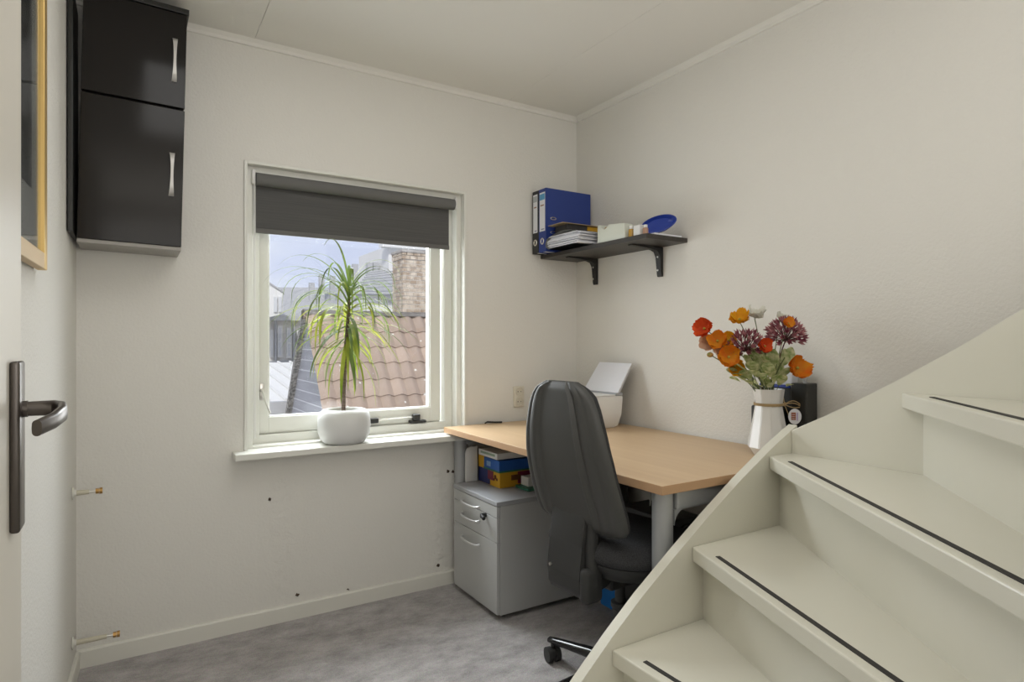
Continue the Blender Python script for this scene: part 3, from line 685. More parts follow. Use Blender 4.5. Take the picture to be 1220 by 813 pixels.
for k in range(5):
    a = math.radians(104.5 + 72 * k) - CH_ROT; ca, sa = math.cos(a), math.sin(a)
    bm = NB(); rows = []
    for r, z, wd, h in ((.03, .092, .026, .022), (.12, .090, .022, .019), (.22, .082, .018, .014), (.28, .076, .016, .012), (.302, .074, .013, .010), (.308, .072, .006, .005)):
        rows.append([(r * ca - wd * c_ * sa, r * sa + wd * c_ * ca, z + h * s_) for c_, s_ in [(math.cos(q), math.sin(q)) for q in [2 * PI * i / 12 for i in range(13)]]])
    grid(bm, rows); bmesh.ops.remove_doubles(bm, verts=bm.verts, dist=1e-6); bmesh.ops.holes_fill(bm, edges=[e for e in bm.edges if e.is_boundary], sides=0)
    lg = obj('base_leg', bm, m_blackgl, ch, smooth=50, local=True)
    bm = NB(); cx, cy = .287 * ca, .287 * sa; ta = math.radians(-14) + k * 1.1; ux, uy = math.cos(ta), math.sin(ta); ox, oy = cx - .012 * uy * 0, cy
    for s_ in (-1, 1):
        tube(bm, [(cx + ux * s_ * .007, cy + uy * s_ * .007, .0265), (cx + ux * s_ * .024, cy + uy * s_ * .024, .0265)], .0265, 24)
    tube(bm, [(cx - ux * .008, cy - uy * .008, .030), (cx + ux * .008, cy + uy * .008, .030)], .020, 16); tube(bm, [(cx, cy, .05), (cx, cy, .070)], .007, 10)
    obj('castor', bm, m_plastic, lg, smooth=40, local=True)
ch.location = (1.360, 1.522, 0); ch.rotation_euler = (0, 0, CH_ROT)

# ------------------------------------------------------------------ printer
pr = thing('printer', 'white inkjet printer with raised paper tray on the far end of the desk', 'printer', (1.82, 2.36, DZ))
bm = NB(); PXA, PXB, PYA, PYB = 1.71, 1.958, 2.16, 2.50
vs = []
def prring(z, ins): return [(PXA + ins, PYA + ins, z), (PXB - ins * 1.3, PYA + ins, z), (PXB - ins * 1.3, PYB - ins, z), (PXA + ins, PYB - ins, z)]
ringsv = [[bm.verts.new(p) for p in prring(z, i_)] for z, i_ in ((DZ, .024), (DZ + .008, .014), (DZ + .06, .004), (DZ + .144, .0), (DZ + .148, .003))]
for q, r_ in zip(ringsv, ringsv[1:]):
    for k in range(4): bm.faces.new((q[k], q[(k + 1) % 4], r_[(k + 1) % 4], r_[k]))
bm.faces.new(ringsv[0][::-1]); bm.faces.new(ringsv[-1])
bmesh.ops.bevel(bm, geom=[e for e in bm.edges if abs(e.verts[0].co.z - e.verts[1].co.z) > .003], offset=.012, segments=4, affect='EDGES')
obj('body', bm, m_white, pr, smooth=40)
bm = NB(); box(bm, PXA + .004, PXB - .05, PYA + .004, PYB - .004, DZ + .1485, DZ + .155, .003); obj('scanner_lid', bm, m_white, pr)
bm = NB(); box(bm, PXB - .048, PXB - .004, PYA + .006, PYB - .02, DZ + .148, DZ + .162, .003); obj('feed_slot', bm, M('grey_slot', (.35, .36, .38), .5), pr, label='grey feed slot')
bm = NB(); prism(bm, [(1.922, 2.168, DZ + .160), (2.008, 2.168, DZ + .298), (2.008, 2.40, DZ + .298), (1.922, 2.42, DZ + .160)], (.0035, 0, -.002)); tr_ = obj('paper_tray', bm, m_paper, pr)
bm = NB(); prism(bm, [(1.928, 2.171, DZ + .160), (1.999, 2.171, DZ + .275), (1.999, 2.395, DZ + .275), (1.928, 2.41, DZ + .160)], (.008, 0, -.005)); obj('tray_back', bm, M('grey_tray', (.5, .51, .53), .5), pr, label='grey plastic tray behind the sheet')

# ------------------------------------------------------------------ wall socket
sk = thing('wall_socket', 'white double wall socket on the back wall above the desk', 'socket', (1.675, YB - .01, .82))
bobj('face_plate', (1.645, 1.706, YB - .012, YB, .818, .925), M('ivory_plastic', (.70, .66, .56), .4), sk, bev=.004)
for z in (.846, .897):
    bm = NB(); lathe(bm, [(.0225, 0), (.0225, .004), (.019, .004), (.018, .001), (0, .001)], seg=24); bmesh.ops.rotate(bm, verts=bm.verts, matrix=Matrix.Rotation(PI / 2, 3, 'X')); bmesh.ops.translate(bm, verts=bm.verts, vec=(1.6755, YB - .012, z)); so = obj('socket_ring', bm, M('ivory_ring', (.66, .62, .52), .4), sk, smooth=30)
    for dx in (-.009, .009):
        bm = NB(); tube(bm, [(1.6755 + dx, YB - .012, z), (1.6755 + dx, YB - .0135, z)], .0028, 8); obj('pin_hole', bm, m_iron, so)
tobj('power_cable', [(1.475, 2.6245, .706), (1.474, 2.6245, .752), (1.48, 2.615, .7575), (1.51, 2.592, .7565), (1.545, 2.590, .755), (1.56, 2.617, .753), (1.562, 2.6245, .706)], .0045, m_iron, None, 8, label='short loop of black cable at the back edge of the desk', cat='cable')

# ------------------------------------------------------------------ under the desk
t = thing('computer_tower', 'black computer tower with round fan grille standing under the desk', 'computer', (1.8, 1.78, 0))
bobj('case', (1.72, 1.885, 1.64, 1.93, .008, .475), m_plastic, t, bev=.006)
bm = NB()
for r in (.028, .044, .058): 
    pts = [(1.80 + r * math.cos(a), 1.638, .395 + r * math.sin(a)) for a in [2 * PI * k / 28 for k in range(29)]]; tube(bm, pts, .003, 6, cap=False)
obj('fan_grille', bm, m_blackgl, t, smooth=True)
for cx in (1.74, 1.865): 
    for cy in (1.66, 1.91): bobj('foot', (cx - .01, cx + .01, cy - .01, cy + .01, 0, .009), m_iron, t)
t = thing('storage_bin', 'bright blue plastic bin on the carpet behind the chair column', 'bin', (1.85, 2.04, 0))
bm = NB(); prism(bm, [(1.748, 1.975, 0), (1.92, 1.975, 0), (1.92, 2.085, 0), (1.748, 2.085, 0)], (0, 0, .24), .004); obj('bin_body', bm, m_brightblue, t)
bm = NB(); ring_boxes(bm, 1.742, 1.928, .235, .250, .01, 1.970, 2.092, .002); box(bm, 1.742, 1.928, 1.970, 2.092, .236, .250, .004); obj('rim', bm, m_blueplastic, t)
t = thing('black_bag', 'black leatherette bag standing under the desk near the right wall', 'bag', (1.9, 2.28, 0))
bm = NB(); box(bm, 1.80, 1.985, 2.13, 2.44, 0, .60, .035, 4)
for v in bm.verts:
    if v.co.z > .3: v.co.x += .015 * math.sin(v.co.y * 20)
obj('bag_body', bm, m_darkbag, t, smooth=60)
tobj('strap', [(1.85, 2.17, .58), (1.85, 2.19, .64), (1.85, 2.28, .66), (1.85, 2.37, .64), (1.85, 2.40, .58)], .008, m_darkbag, t)
tobj('white_cable', [(1.50, 1.52, .722), (1.53, 1.55, .715), (1.56, 1.58, .69), (1.575, 1.60, .62), (1.572, 1.60, .565)], .003, m_white, None, 8, label='thin pale cable hanging below the desktop', cat='cable')

# ------------------------------------------------------------------ wall shelf
sh = thing('wall_shelf', 'black-brown wall shelf on two iron brackets in the corner', 'shelf', (1.93, 2.25, 1.59))
SZ = 1.600
bobj('board', (1.808, XR - .001, 1.862, 2.634, SZ - .020, SZ), m_darkwood, sh, bev=.001)
for by in (2.475, 2.018):
    bm = NB(); wdt = .014
    out = [(XR - .001, 1.446), (XR - .001, SZ - .021), (1.862, SZ - .021), (1.862, SZ - .026), (1.995, SZ - .033), (2.018, SZ - .041), (2.031, SZ - .064), (2.037, 1.455), (2.040, 1.446)]
    prism(bm, [(x, by - wdt, z) for x, z in out], (0, 2 * wdt, 0), .0015); br = obj('bracket', bm, m_iron, sh)
    for z in (1.535, 1.475): tobj('screw', [(2.030, by, z), (2.0265, by, z)], .0045, m_nickel, br, 8)

def binder(name, label, y0, y1, x0, mcol, win):
    H_ = .318; t = thing(name, label, 'binder', ((x0 + 2.03) / 2, (y0 + y1) / 2, SZ), group='lever arch binders on the wall shelf')
    bm = NB(); box(bm, x0, 2.035, y0, y0 + .003, SZ, SZ + H_, .0008); box(bm, x0, 2.035, y1 - .003, y1, SZ, SZ + H_, .0008); box(bm, x0, x0 + .003, y0 + .002, y1 - .002, SZ, SZ + H_, .0008)
    obj('cover', bm, mcol, t)
    bobj('papers', (x0 + .02, 2.02, y0 + .006, y1 - .012, SZ + .004, SZ + .297), m_paper, t)
    s = bobj('spine_label', (x0 - .001, x0 + .0005, y0 + .008, y1 - .008, SZ + .105, SZ + .300), m_paper, t)
    bobj('label_header', (x0 - .0016, x0 - .0005, y0 + .010, y1 - .010, SZ + .262, SZ + .292), M('label_header_blue', win, .5), s)
    bobj('label_text', (x0 - .0016, x0 - .0005, y0 + .016, y1 - .016, SZ + .232, SZ + .238), M('label_print_brown', (.35, .18, .12), .5), s)
    bobj('label_text', (x0 - .0016, x0 - .0005, y0 + .014, y1 - .022, SZ + .112, SZ + .118), M('label_print_grey', (.3, .3, .4), .5), s)
    bm = NB(); cy = (y0 + y1) / 2
    pts = [(x0 - .001, cy + .012 * math.cos(a), SZ + .055 + .014 * math.sin(a)) for a in [2 * PI * k / 20 for k in range(21)]]; tube(bm, pts, .003, 6, cap=False); obj('finger_ring', bm, m_nickel, t, smooth=True)
    if y0 < 2.54:
        for z in (.168, .098):
            bm = NB(); pts = [(x0 + .045 + .017 * math.cos(a), y0 - .0005, SZ + z + .006 * math.sin(a)) for a in [2 * PI * k / 20 for k in range(21)]]; tube(bm, pts, .0022, 6, cap=False); obj('cover_eyelet', bm, m_nickel, t, smooth=True)
    return t
bb = binder('ring_binder', 'blue lever arch binder with white spine label on the wall shelf', 2.505, 2.568, 1.752, m_blue, (.10, .35, .60))
kb = binder('ring_binder', 'black lever arch binder standing behind the blue one on the wall shelf', 2.572, 2.626, 1.752, M('black_binder_board', (.02, .02, .022), .5), (.45, .47, .5))
# folder of papers lying in front of the binders
t = thing('paper_folder', 'grey folder stuffed with white papers lying in front of the blue binder', 'folder', (1.9, 2.36, SZ))
rr = random.Random(3)
bm = NB(); pr_ = [(2.25, .003), (2.46, .003), (2.483, .015), (2.488, .035), (2.476, .055), (2.44, .066), (2.37, .078), (2.33, .0785), (2.27, .072)]
rows = [[(x, y + .012 * math.sin(k * 1.3 + x * 9) * (y < 2.4), SZ + z) for k, (y, z) in enumerate(pr_)] for x in (1.736, 1.80, 1.87, 1.95)]
grid(bm, rows); bmesh.ops.solidify(bm, geom=bm.faces[:], thickness=.0022); obj('folder_cover', bm, m_greypaper, t, smooth=True)
for i in range(14):
    bm = NB(); z = SZ + .008 + i * .0040; dx = rr.uniform(-.010, .010); dy = rr.uniform(-.022, .004)
    box(bm, 1.742 + dx, 1.93 + dx, 2.235 + dy, 2.472 - abs(i - 6) * .002, z, z + .0026); bmesh.ops.rotate(bm, verts=bm.verts, cent=(1.85, 2.36, z), matrix=Matrix.Rotation(rr.uniform(-.04, .04), 3, 'Z')); obj('paper_sheet', bm, m_paper, t)
t = thing('storage_box', 'flat dark box on top of the grey paper folder', 'box', (1.93, 2.45, SZ + .080)); bobj('carton', (1.80, 2.045, 2.395, 2.492, SZ + .080, SZ + .124), M('dark_card', (.05, .045, .045), .7), t)
bobj('printed_side', (1.945, 2.040, 2.3935, 2.3955, SZ + .084, SZ + .100), M('pale_blue_card', (.22, .30, .40), .6), t, label='pale blue printed patch')
bobj('printed_side', (1.925, 2.044, 2.3935, 2.3955, SZ + .102, SZ + .122), m_yellow, t, label='orange printed patch')
bobj('cardboard_sheet', (1.762, 2.045, 2.378, 2.500, SZ + .1245, SZ + .1275), m_tan, None, label='flat tan cardboard sheet lying across the top of the flat dark box', cat='card')
# tape dispenser
t = thing('tape_dispenser', 'pale plastic tape dispenser in the middle of the wall shelf', 'tape dispenser', (1.88, 2.12, SZ))
pm = M('pale_green_plastic', (.66, .68, .60), .4)
out = [(2.185, 0), (2.185, .078), (2.174, .085), (2.164, .080), (2.158, .066), (2.148, .058), (2.134, .054), (2.120, .060), (2.112, .074), (2.104, .076), (2.004, .066), (2.000, .0)]
bm = NB(); prism(bm, [(1.815, y, SZ + z) for y, z in out], (.052, 0, 0), .003); obj('dispenser_body', bm, pm, t, smooth=35)
bm = NB(); tube(bm, [(1.825, 2.136, SZ + .058), (1.857, 2.136, SZ + .058)], .012, 20); obj('tape_roll', bm, m_raffia, t, smooth=30)
# jars and small boxes
for i, (y, x, r, h, mt_, lab, nm) in enumerate(((1.978, 1.832, .012, .046, M('amber_glass', (.50, .28, .05), .2), 'small amber bottle with pale cap right of the tape dispenser', 'small_bottle'), (1.895, 1.835, .012, .038, M('rosy_glass', (.45, .26, .18), .3), 'small rosy bottle with pale cap nearest the blue tray', 'small_bottle'))):
    t = thing(nm, lab, 'bottle', (x, y, SZ)); bm = NB(); lathe(bm, [(r, 0), (r, h * .7), (r * .6, h * .8)], (x, y, SZ), 16); obj('bottle_body', bm, mt_, t, smooth=40)
    bm = NB(); lathe(bm, [(r * .7, h * .8), (r * .7, h * 1.1)], (x, y, SZ), 12); obj('cap', bm, m_white, t, smooth=30)
t = card('small_box', 'small white box between the two small bottles on the wall shelf', 'box', 1.822, 1.85, 1.915, 1.955, SZ, SZ + .046, m_white, group=None)
t = card('pale_box', 'pale pink box at the back of the shelf behind the bottles', 'box', 1.92, 1.99, 1.97, 2.10, SZ, SZ + .06, M('pale_pink_card', (.62, .50, .44), .6), group=None)
# blue desk tray leaning at the end
t = thing('desk_tray', 'glossy blue plastic dish tipped up at the right end of the shelf', 'tray', (1.93, 1.92, SZ))
bm = NB(); rows = []
for i, (r, z) in enumerate(((1.0, .020), (.93, .022), (.80, .006), (.4, .002), (.02, .002))):
    rows.append([(r * (.082 * math.cos(a)), r * (.042 * math.sin(a)), z) for a in [2 * PI * k / 32 for k in range(33)]])
grid(bm, rows); bmesh.ops.remove_doubles(bm, verts=bm.verts, dist=1e-5); bmesh.ops.recalc_face_normals(bm, faces=bm.faces); bmesh.ops.solidify(bm, geom=bm.faces[:], thickness=.003)
bmesh.ops.rotate(bm, verts=bm.verts, matrix=Matrix.Rotation(math.radians(60), 3, 'X')); bmesh.ops.rotate(bm, verts=bm.verts, matrix=Matrix.Rotation(math.radians(-20), 3, 'Y')); bmesh.ops.rotate(bm, verts=bm.verts, matrix=Matrix.Rotation(math.radians(-28), 3, 'Z'))
zlo = min(v.co.z for v in bm.verts); bmesh.ops.translate(bm, verts=bm.verts, vec=(1.925, 1.912, SZ + .0105 - zlo)); obj('dish', bm, m_blueplastic, t, smooth=50)
bobj('notepad', (1.87, 2.03, 1.875, 1.955, SZ, SZ + .010), m_paper, None, label='small white notepad under the tipped blue dish', cat='notepad', bev=.001)

# ------------------------------------------------------------------ black organiser behind the vase
t = thing('desk_organiser', 'black plastic desk organiser against the wall behind the vase', 'organiser', (2.0, 1.37, DZ))
bm = NB(); box(bm, 1.965, 2.030, 1.255, 1.315, DZ, DZ + .256, .004); obj('side_box', bm, m_black_edge, t)
bm = NB(); box(bm, 1.972, 2.028, 1.316, 1.455, DZ, DZ + .240, .004); obj('main_box', bm, m_black_edge, t)
bm = NB(); box(bm, 1.935, 1.971, 1.34, 1.455, DZ, DZ + .168, .006); obj('front_pocket', bm, m_plastic, t)
bm = NB(); box(bm, 1.964, 1.972, 1.318, 1.44, DZ + .237, DZ + .248, .002); obj('blue_edge', bm, m_blueplastic, t, label='blue edge of a folder')
bm = NB(); box(bm, 1.985, 2.02, 1.325, 1.46, DZ + .235, DZ + .300, .004); bmesh.ops.rotate(bm, verts=bm.verts, cent=(2, 1.4, DZ + .2), matrix=Matrix.Rotation(.06, 3, 'X')); obj('envelope_stack', bm, m_paper, None, label='white envelopes standing in the black organiser', cat='envelopes', loc=(2.0, 1.4, DZ + .2))
tobj('pen', [(1.99, 1.275, DZ + .25), (1.99, 1.283, DZ + .305), (1.99, 1.294, DZ + .314)], .0055, m_silver, None, 8, label='silver grey pen standing upright in the black organiser', cat='pen')

# ------------------------------------------------------------------ vase with flowers
VX, VY = 1.889, 1.348
vs_ = thing('vase', 'white faceted ceramic vase with a raffia bow on the desk', 'vase', (VX, VY, DZ))
bm = NB(); nf = 10
lv = [(.046, 0, 0), (.070, .034, 0), (.045, .178, 0), (.053, .236, 0), (.049, .236, 0), (.040, .178, 0), (.05, .12, 0)]
rings = []
for r, z, ph in lv: rings.append([bm.verts.new((VX + r * math.cos(2 * PI * (k + ph * .0 + .25) / nf), VY + r * math.sin(2 * PI * (k + .25) / nf), DZ + z)) for k in range(nf)])
for q, r_ in zip(rings, rings[1:]):
    for k in range(nf): bm.faces.new((q[k], q[(k + 1) % nf], r_[(k + 1) % nf], r_[k]))
bm.faces.new(rings[0][::-1]); bm.faces.new(rings[-1])
bmesh.ops.bevel(bm, geom=[e for e in bm.edges if abs(e.verts[0].co.z - e.verts[1].co.z) > .02], offset=.0022, segments=2, affect='EDGES')
obj('vase_body', bm, m_ceramic, vs_, smooth=14)
bm = NB(); pts = [(VX + .0475 * math.cos(a), VY + .0475 * math.sin(a), DZ + .183) for a in [2 * PI * k / 30 for k in range(31)]]
for dz in (-.003, .0, .003): tube(bm, [(x, y, z + dz) for x, y, z in pts], .0018, 6, cap=False)
kx, ky = VX + .030, VY - .041
def loop(bm, dx, dy, dz, s): 
    p = [(kx + dx * t_ - .004 * 0, ky + dy * t_, DZ + .183 + dz * t_ + s * math.sin(PI * t_)) for t_ in [k / 10 for k in range(11)]]; tube(bm, p, .0018, 6)
for s in (.02, .012): loop(bm, -.006, .004, .035, s * .3); loop(bm, .060, -.036, -.016, s)
loop(bm, .060, -.034, -.006, -.008); loop(bm, .018, -.012, -.055, .0); tube(bm, [(kx - .004, ky + .002, DZ + .180), (kx + .004, ky - .004, DZ + .188)], .005, 8)
obj('raffia_bow', bm, m_raffia, vs_, smooth=True)
bm = NB(); lathe(bm, [(.0215, -.0006), (.0215, .0006)], seg=28)
bmesh.ops.scale(bm, verts=bm.verts, vec=(1, 1.25, 1)); bmesh.ops.rotate(bm, verts=bm.verts, matrix=Matrix.Rotation(PI / 2, 3, 'X')); bmesh.ops.rotate(bm, verts=bm.verts, matrix=Matrix.Rotation(-.72, 3, 'Z')); bmesh.ops.translate(bm, verts=bm.verts, vec=(kx + .026, ky - .022, DZ + .142)); tg = obj('gift_tag', bm, m_paper, vs_, label='round white tag with a brown printed square')
ax = Vector((math.cos(-.72), math.sin(-.72), 0)); nn = Vector((-math.sin(-.72), math.cos(-.72), 0)) * -1; cc = Vector((kx + .026, ky - .022, DZ + .142)) + nn * .0008
if nn.y > 0: nn = -nn
def tagrect(u0, u1, z0_, z1_, mat, nm):
    bm = NB(); prism(bm, [cc + ax * u0 + Vector((0, 0, z0_)), cc + ax * u1 + Vector((0, 0, z0_)), cc + ax * u1 + Vector((0, 0, z1_)), cc + ax * u0 + Vector((0, 0, z1_))], nn * .0006); obj(nm, bm, mat, tg)
tagrect(-.012, .003, -.012, .014, M('tag_brown', (.36, .13, .08), .6), 'printed_square')
for k in range(3): tagrect(-.010, .001, -.008 + k * .007, -.006 + k * .007, m_paper, 'printed_line')
tagrect(.006, .0095, -.014, .014, M('tag_lilac', (.45, .35, .60), .6), 'printed_line')

F_ = 731.0; fx, fy = math.sin(YAW), math.cos(YAW); rx_, ry_ = fy, -fx
rim = Vector((VX, VY, DZ + .225))
def stem_curve(p0, p1, sag=.0):
    mid = rim + (p1 - rim) * .16 + Vector((0, 0, .012 + sag)); mid = Vector((rim.x + max(-.022, min(.022, mid.x - rim.x)), rim.y + max(-.022, min(.022, mid.y - rim.y)), mid.z)); return [p0 * (1 - t_) ** 2 + mid * 2 * t_ * (1 - t_) + p1 * t_ ** 2 for t_ in [k / 8 for k in range(9)]]
rf = random.Random(5)
def blob_petals(bm, c, R, facing, n=5, cup=.55, seg=6):
    c = Vector(c); f = Vector(facing).normalized(); a, b = frame_of(f)
    for lay in range(2):
        for k in range(n):
            th = 2 * PI * (k + .5 * lay) / n + rf.uniform(-.15, .15); d = a * math.cos(th) + b * math.sin(th); t_ = a * -math.sin(th) + b * math.cos(th)
            rows = []
            for i in range(seg + 1):
                u = i / seg; r = R * (u ** .8) * (1 - .1 * lay); wd = R * (.62 + .14 * math.sin(k * 2.3 + lay)) * math.sin(PI * min(1, .12 + u * .78)) ** .7; h = R * (cup + .30 * math.sin(k * 1.9 + lay * 2 + c.x * 90)) * u ** 1.8 * (1 + .25 * lay)
                rows.append([c + d * r * (1 - .12 * s_ * s_) + t_ * wd * s_ + f * (h + R * .13 * math.sin(6 * s_ + 7 * u + k * 2) * u) for s_ in (-1, -.5, 0, .5, 1)])
            grid(bm, rows)
def camf(r, u, t): return (rx_ * r - fx * t, ry_ * r - fy * t, u)      # right, up, towards the room's near side
def flower(name, label, cat, c, R, facing, mat, stemmat=None, n=5, cup=.55, centre=None, group='artificial flowers in the white vase'):
    c = Vector(c); t = thing(name, label, cat, tuple(c), group=group); facing = camf(*facing)
    bm = NB(); blob_petals(bm, c, R, facing, n, cup); obj('petals', bm, mat, t, smooth=60)
    p0 = rim + Vector((max(-.02, min(.02, (c.x - VX) * .15)), max(-.02, min(.02, (c.y - VY) * .15)), -.09))
    tobj('stem', stem_curve(p0, c - Vector(facing).normalized() * .002, .025), .0016, stemmat or m_stemgreen, t, 6)
    if centre:
        bm = NB(); bmesh.ops.create_icosphere(bm, subdivisions=2, radius=R * .13); bmesh.ops.translate(bm, verts=bm.verts, vec=c + Vector(facing).normalized() * R * .12); obj('flower_centre', bm, centre, t, smooth=True)
    return t
def at(px, py, d):          # direction of the picture used only to read off real positions
    s = (px - 610) / F_; return (fx * d + rx_ * s * d, fy * d + ry_ * s * d, 1.15 + (405.5 - py) / F_ * d)
m_fc = M('flower_centre', (.40, .34, .05), .8)
for (px, py, dp, R, fac, mt_, lab) in (
    (840, 390, 2.12, .036, (-.75, .25, .55), m_red, 'red-orange poppy at the far left of the bouquet'),
    (845, 405, 2.16, .032, (-.6, -.2, .7), m_peach, 'pale peach poppy below the red one at the left'),
    (855, 405, 2.10, .036, (-.4, .5, .8), m_orange, 'orange poppy in the left cluster beside the peach one'),
    (869, 404, 2.12, .030, (-.5, .3, .8), m_yel, 'yellow-orange poppy leaning against the left plum flower head'),
    (861, 414, 2.15, .030, (-.4, -.2, .8), m_peach, 'peach poppy in the middle of the left cluster'),
    (868, 424, 2.08, .038, (-.2, .3, .9), m_orange, 'large amber poppy below the left cluster'),
    (875, 434, 2.10, .031, (.1, -.3, .9), m_yel, 'golden poppy lowest of the left cluster'),
    (881, 380, 2.13, .036, (-.2, .9, .45), m_yel, 'golden yellow poppy at the top of the bouquet'),
    (899, 376, 2.15, .032, (.1, .9, .35), m_whitep, 'large white poppy at the top beside the yellow one'),
    (930, 377, 2.18, .018, (.1, .8, .6), m_whitep, 'small cream flower above the right plum flower head'),
    (911, 411, 2.05, .026, (.1, .3, .9), m_red, 'small red-orange poppy between the two plum flower heads'),
    (939, 384, 2.04, .020, (.1, .6, .8), m_orange, 'small orange flower set in the right plum flower head'),
    (949, 437, 2.06, .042, (.25, .25, .9), m_orange, 'large orange poppy low at the right before the organiser')):
    flower('poppy', lab, 'flower', at(px, py, dp), R, fac, mt_, centre=m_fc, cup=.75 if mt_ in (m_whitep,) else .5)
# bud
c = Vector(at(846, 421, 2.10)); t = thing('poppy_bud', 'green poppy bud on a thin stem at the far left', 'flower', tuple(c), group='artificial flowers in the white vase')
bm = NB(); bmesh.ops.create_icosphere(bm, subdivisions=2, radius=.010); bmesh.ops.scale(bm, verts=bm.verts, vec=(1.3, 1, .9)); bmesh.ops.translate(bm, verts=bm.verts, vec=c); obj('bud', bm, M('bud_green', (.16, .20, .05), .6, noise=(60, .15, (.5, .25, .05))), t, smooth=True)
tobj('stem', stem_curve(rim + Vector((-.008, 0, -.09)), c, .0), .0016, m_stemgreen, t, 6)
# plum allium heads
for (px, py, dp, R, lab) in ((889, 409, 2.10, .064, 'round plum allium head left of centre above the vase'), (936, 396, 2.10, .069, 'round plum allium head at the upper right of the bouquet')):
    c = Vector(at(px, py, dp)); t = thing('allium', lab, 'flower', tuple(c), group='artificial flowers in the white vase')
    bs = c + Vector((0, 0, -.022)); bmf = NB(); bmp = NB()
    for k in range(60):
        zt_ = 1 - 1.55 * (k + .5) / 60; ph = k * 2.39996; q = math.sqrt(max(0, 1 - zt_ * zt_)); d = Vector((q * math.cos(ph), q * math.sin(ph), zt_)); rr_ = R * rf.uniform(.72, 1.0)
        tip = c + d * rr_; tube(bmp, [bs, bs + (tip - bs) * .8], .0009, 4, cap=False)
        a, b = frame_of((tip - bs).normalized()); dd = (tip - bs).normalized()
        for m_ in range(5):
            th = 2 * PI * m_ / 5; e = a * math.cos(th) + b * math.sin(th); f_ = a * -math.sin(th) + b * math.cos(th); o = bs + (tip - bs) * .72
            L = R * .38
            v = [bmf.verts.new(p) for p in (o, o + dd * L * .6 + e * L * .18 + f_ * L * .17, o + dd * L * 1.05 + e * L * .42, o + dd * L * .6 + e * L * .18 - f_ * L * .17)]
            bmf.faces.new(v)
    obj('florets', bmf, m_plum, t, kind='stuff'); obj('pedicels', bmp, m_stemdark, t, kind='stuff')
    tobj('stem', stem_curve(rim + Vector(((c.x - VX) * .15, 0, -.09)), bs, .02), .0024, m_stemdark, t, 6)
# foliage
t = thing('foliage_spray', 'pale green variegated foliage spilling from the mouth of the vase', 'foliage', tuple(rim), group=None)
for (px, py, dp, L, wd) in ((885, 437, 2.06, .05, .016), (893, 428, 2.08, .055, .015), (903, 420, 2.09, .05, .015), (880, 446, 2.10, .045, .016), (912, 428, 2.04, .055, .014), (922, 424, 2.08, .055, .014), (934, 424, 2.10, .05, .018), (940, 421, 2.12, .045, .016), (899, 442, 2.02, .05, .013), (908, 445, 2.00, .05, .013), (918, 440, 2.04, .055, .014), (925, 447, 2.02, .05, .012), (932, 450, 2.03, .06, .012), (890, 452, 2.05, .045, .013), (903, 455, 2.0, .04, .014), (896, 418, 2.12, .04, .014), (872, 440, 2.1, .04, .012), (914, 415, 2.12, .05, .013), (928, 436, 2.12, .05, .015), (941, 456, 2.0, .035, .008), (888, 444, 2.08, .05, .017), (896, 434, 2.04, .055, .017), (905, 434, 2.11, .06, .017), (915, 436, 2.01, .06, .016), (921, 432, 2.12, .06, .016), (912, 452, 2.10, .05, .015), (920, 455, 2.04, .045, .015), (896, 456, 2.10, .045, .014), (882, 430, 2.13, .04, .012), (877, 450, 2.07, .04, .012), (936, 441, 2.06, .045, .014), (908, 412, 2.13, .04, .012)):
    c = Vector(at(px, py, dp)); d = (c - (rim + Vector((0, 0, -.03)))).normalized(); a, b = frame_of(d); sd = (a * rf.uniform(.5, 1) + b * rf.uniform(-.6, .6)).normalized(); up_ = sd.cross(d); L *= 1.25; wd *= 1.25
    rows = []
    for i in range(7):
        u = i / 6; w_ = wd * math.sin(PI * (.06 + .90 * u)) ** .8; p = c + d * L * (u - .5) - up_ * .010 * u * u
        rows.append([p + sd * w_ * s_ + up_ * w_ * .3 * abs(s_) for s_ in (-1, -.5, 0, .5, 1)])
    bm = NB(); grid(bm, rows); obj('leaf', bm, m_variegated, t, smooth=True)
bm = NB()
for k in range(12):
    a = k * 2.4; p1 = Vector(at(880 + 5 * k, 445 - (k % 4) * 7, 2.06)); tube(bm, stem_curve(rim + Vector((.015 * math.cos(a), .015 * math.sin(a), -.09)), p1, .01), .0015, 5)
obj('stems', bm, m_stemgreen, t, smooth=True, kind='stuff')

# ================================================================== OUTSIDE
bm = NB(); box(bm, -40, 60, 4, 120, -6.2, -6); struct('ground', bm, m_ground)
# neighbouring gabled roof with pantiles
nh = thing('tiled_house', 'neighbouring house with brown pantile roof, brick chimney and grey clad gable', 'house', (3.8, 9.2, -6))
RYB, RZR, SL = 9.15, 1.57, math.radians(55)       # ridge y, z, pitch
ux_, uz_ = -math.cos(SL), -math.sin(SL)            # downslope direction in (y,z)
GX = 2.14
TW, TL = .205, .278
bm = NB(); seg = 8; prof_t = []
for i in range(seg + 1):
    u = i / seg; prof_t.append((u * (TW + .018), .052 * (math.sin(2 * PI * (u * .92 - .20)) * .5 + .5) * (1.0)))
rows = []
for v_, lift in ((0, 0.0), (TL + .03, .022)):
    rows.append([(x, v_, h + lift) for x, h in prof_t])
rows_b = [(x, TL + .03, h + .022 - .018) for x, h in prof_t]
vv = grid(bm, rows); lowr = [bm.verts.new(p) for p in rows_b]
for i in range(seg): bm.faces.new((vv[1][i], vv[1][i + 1], lowr[i + 1], lowr[i]))
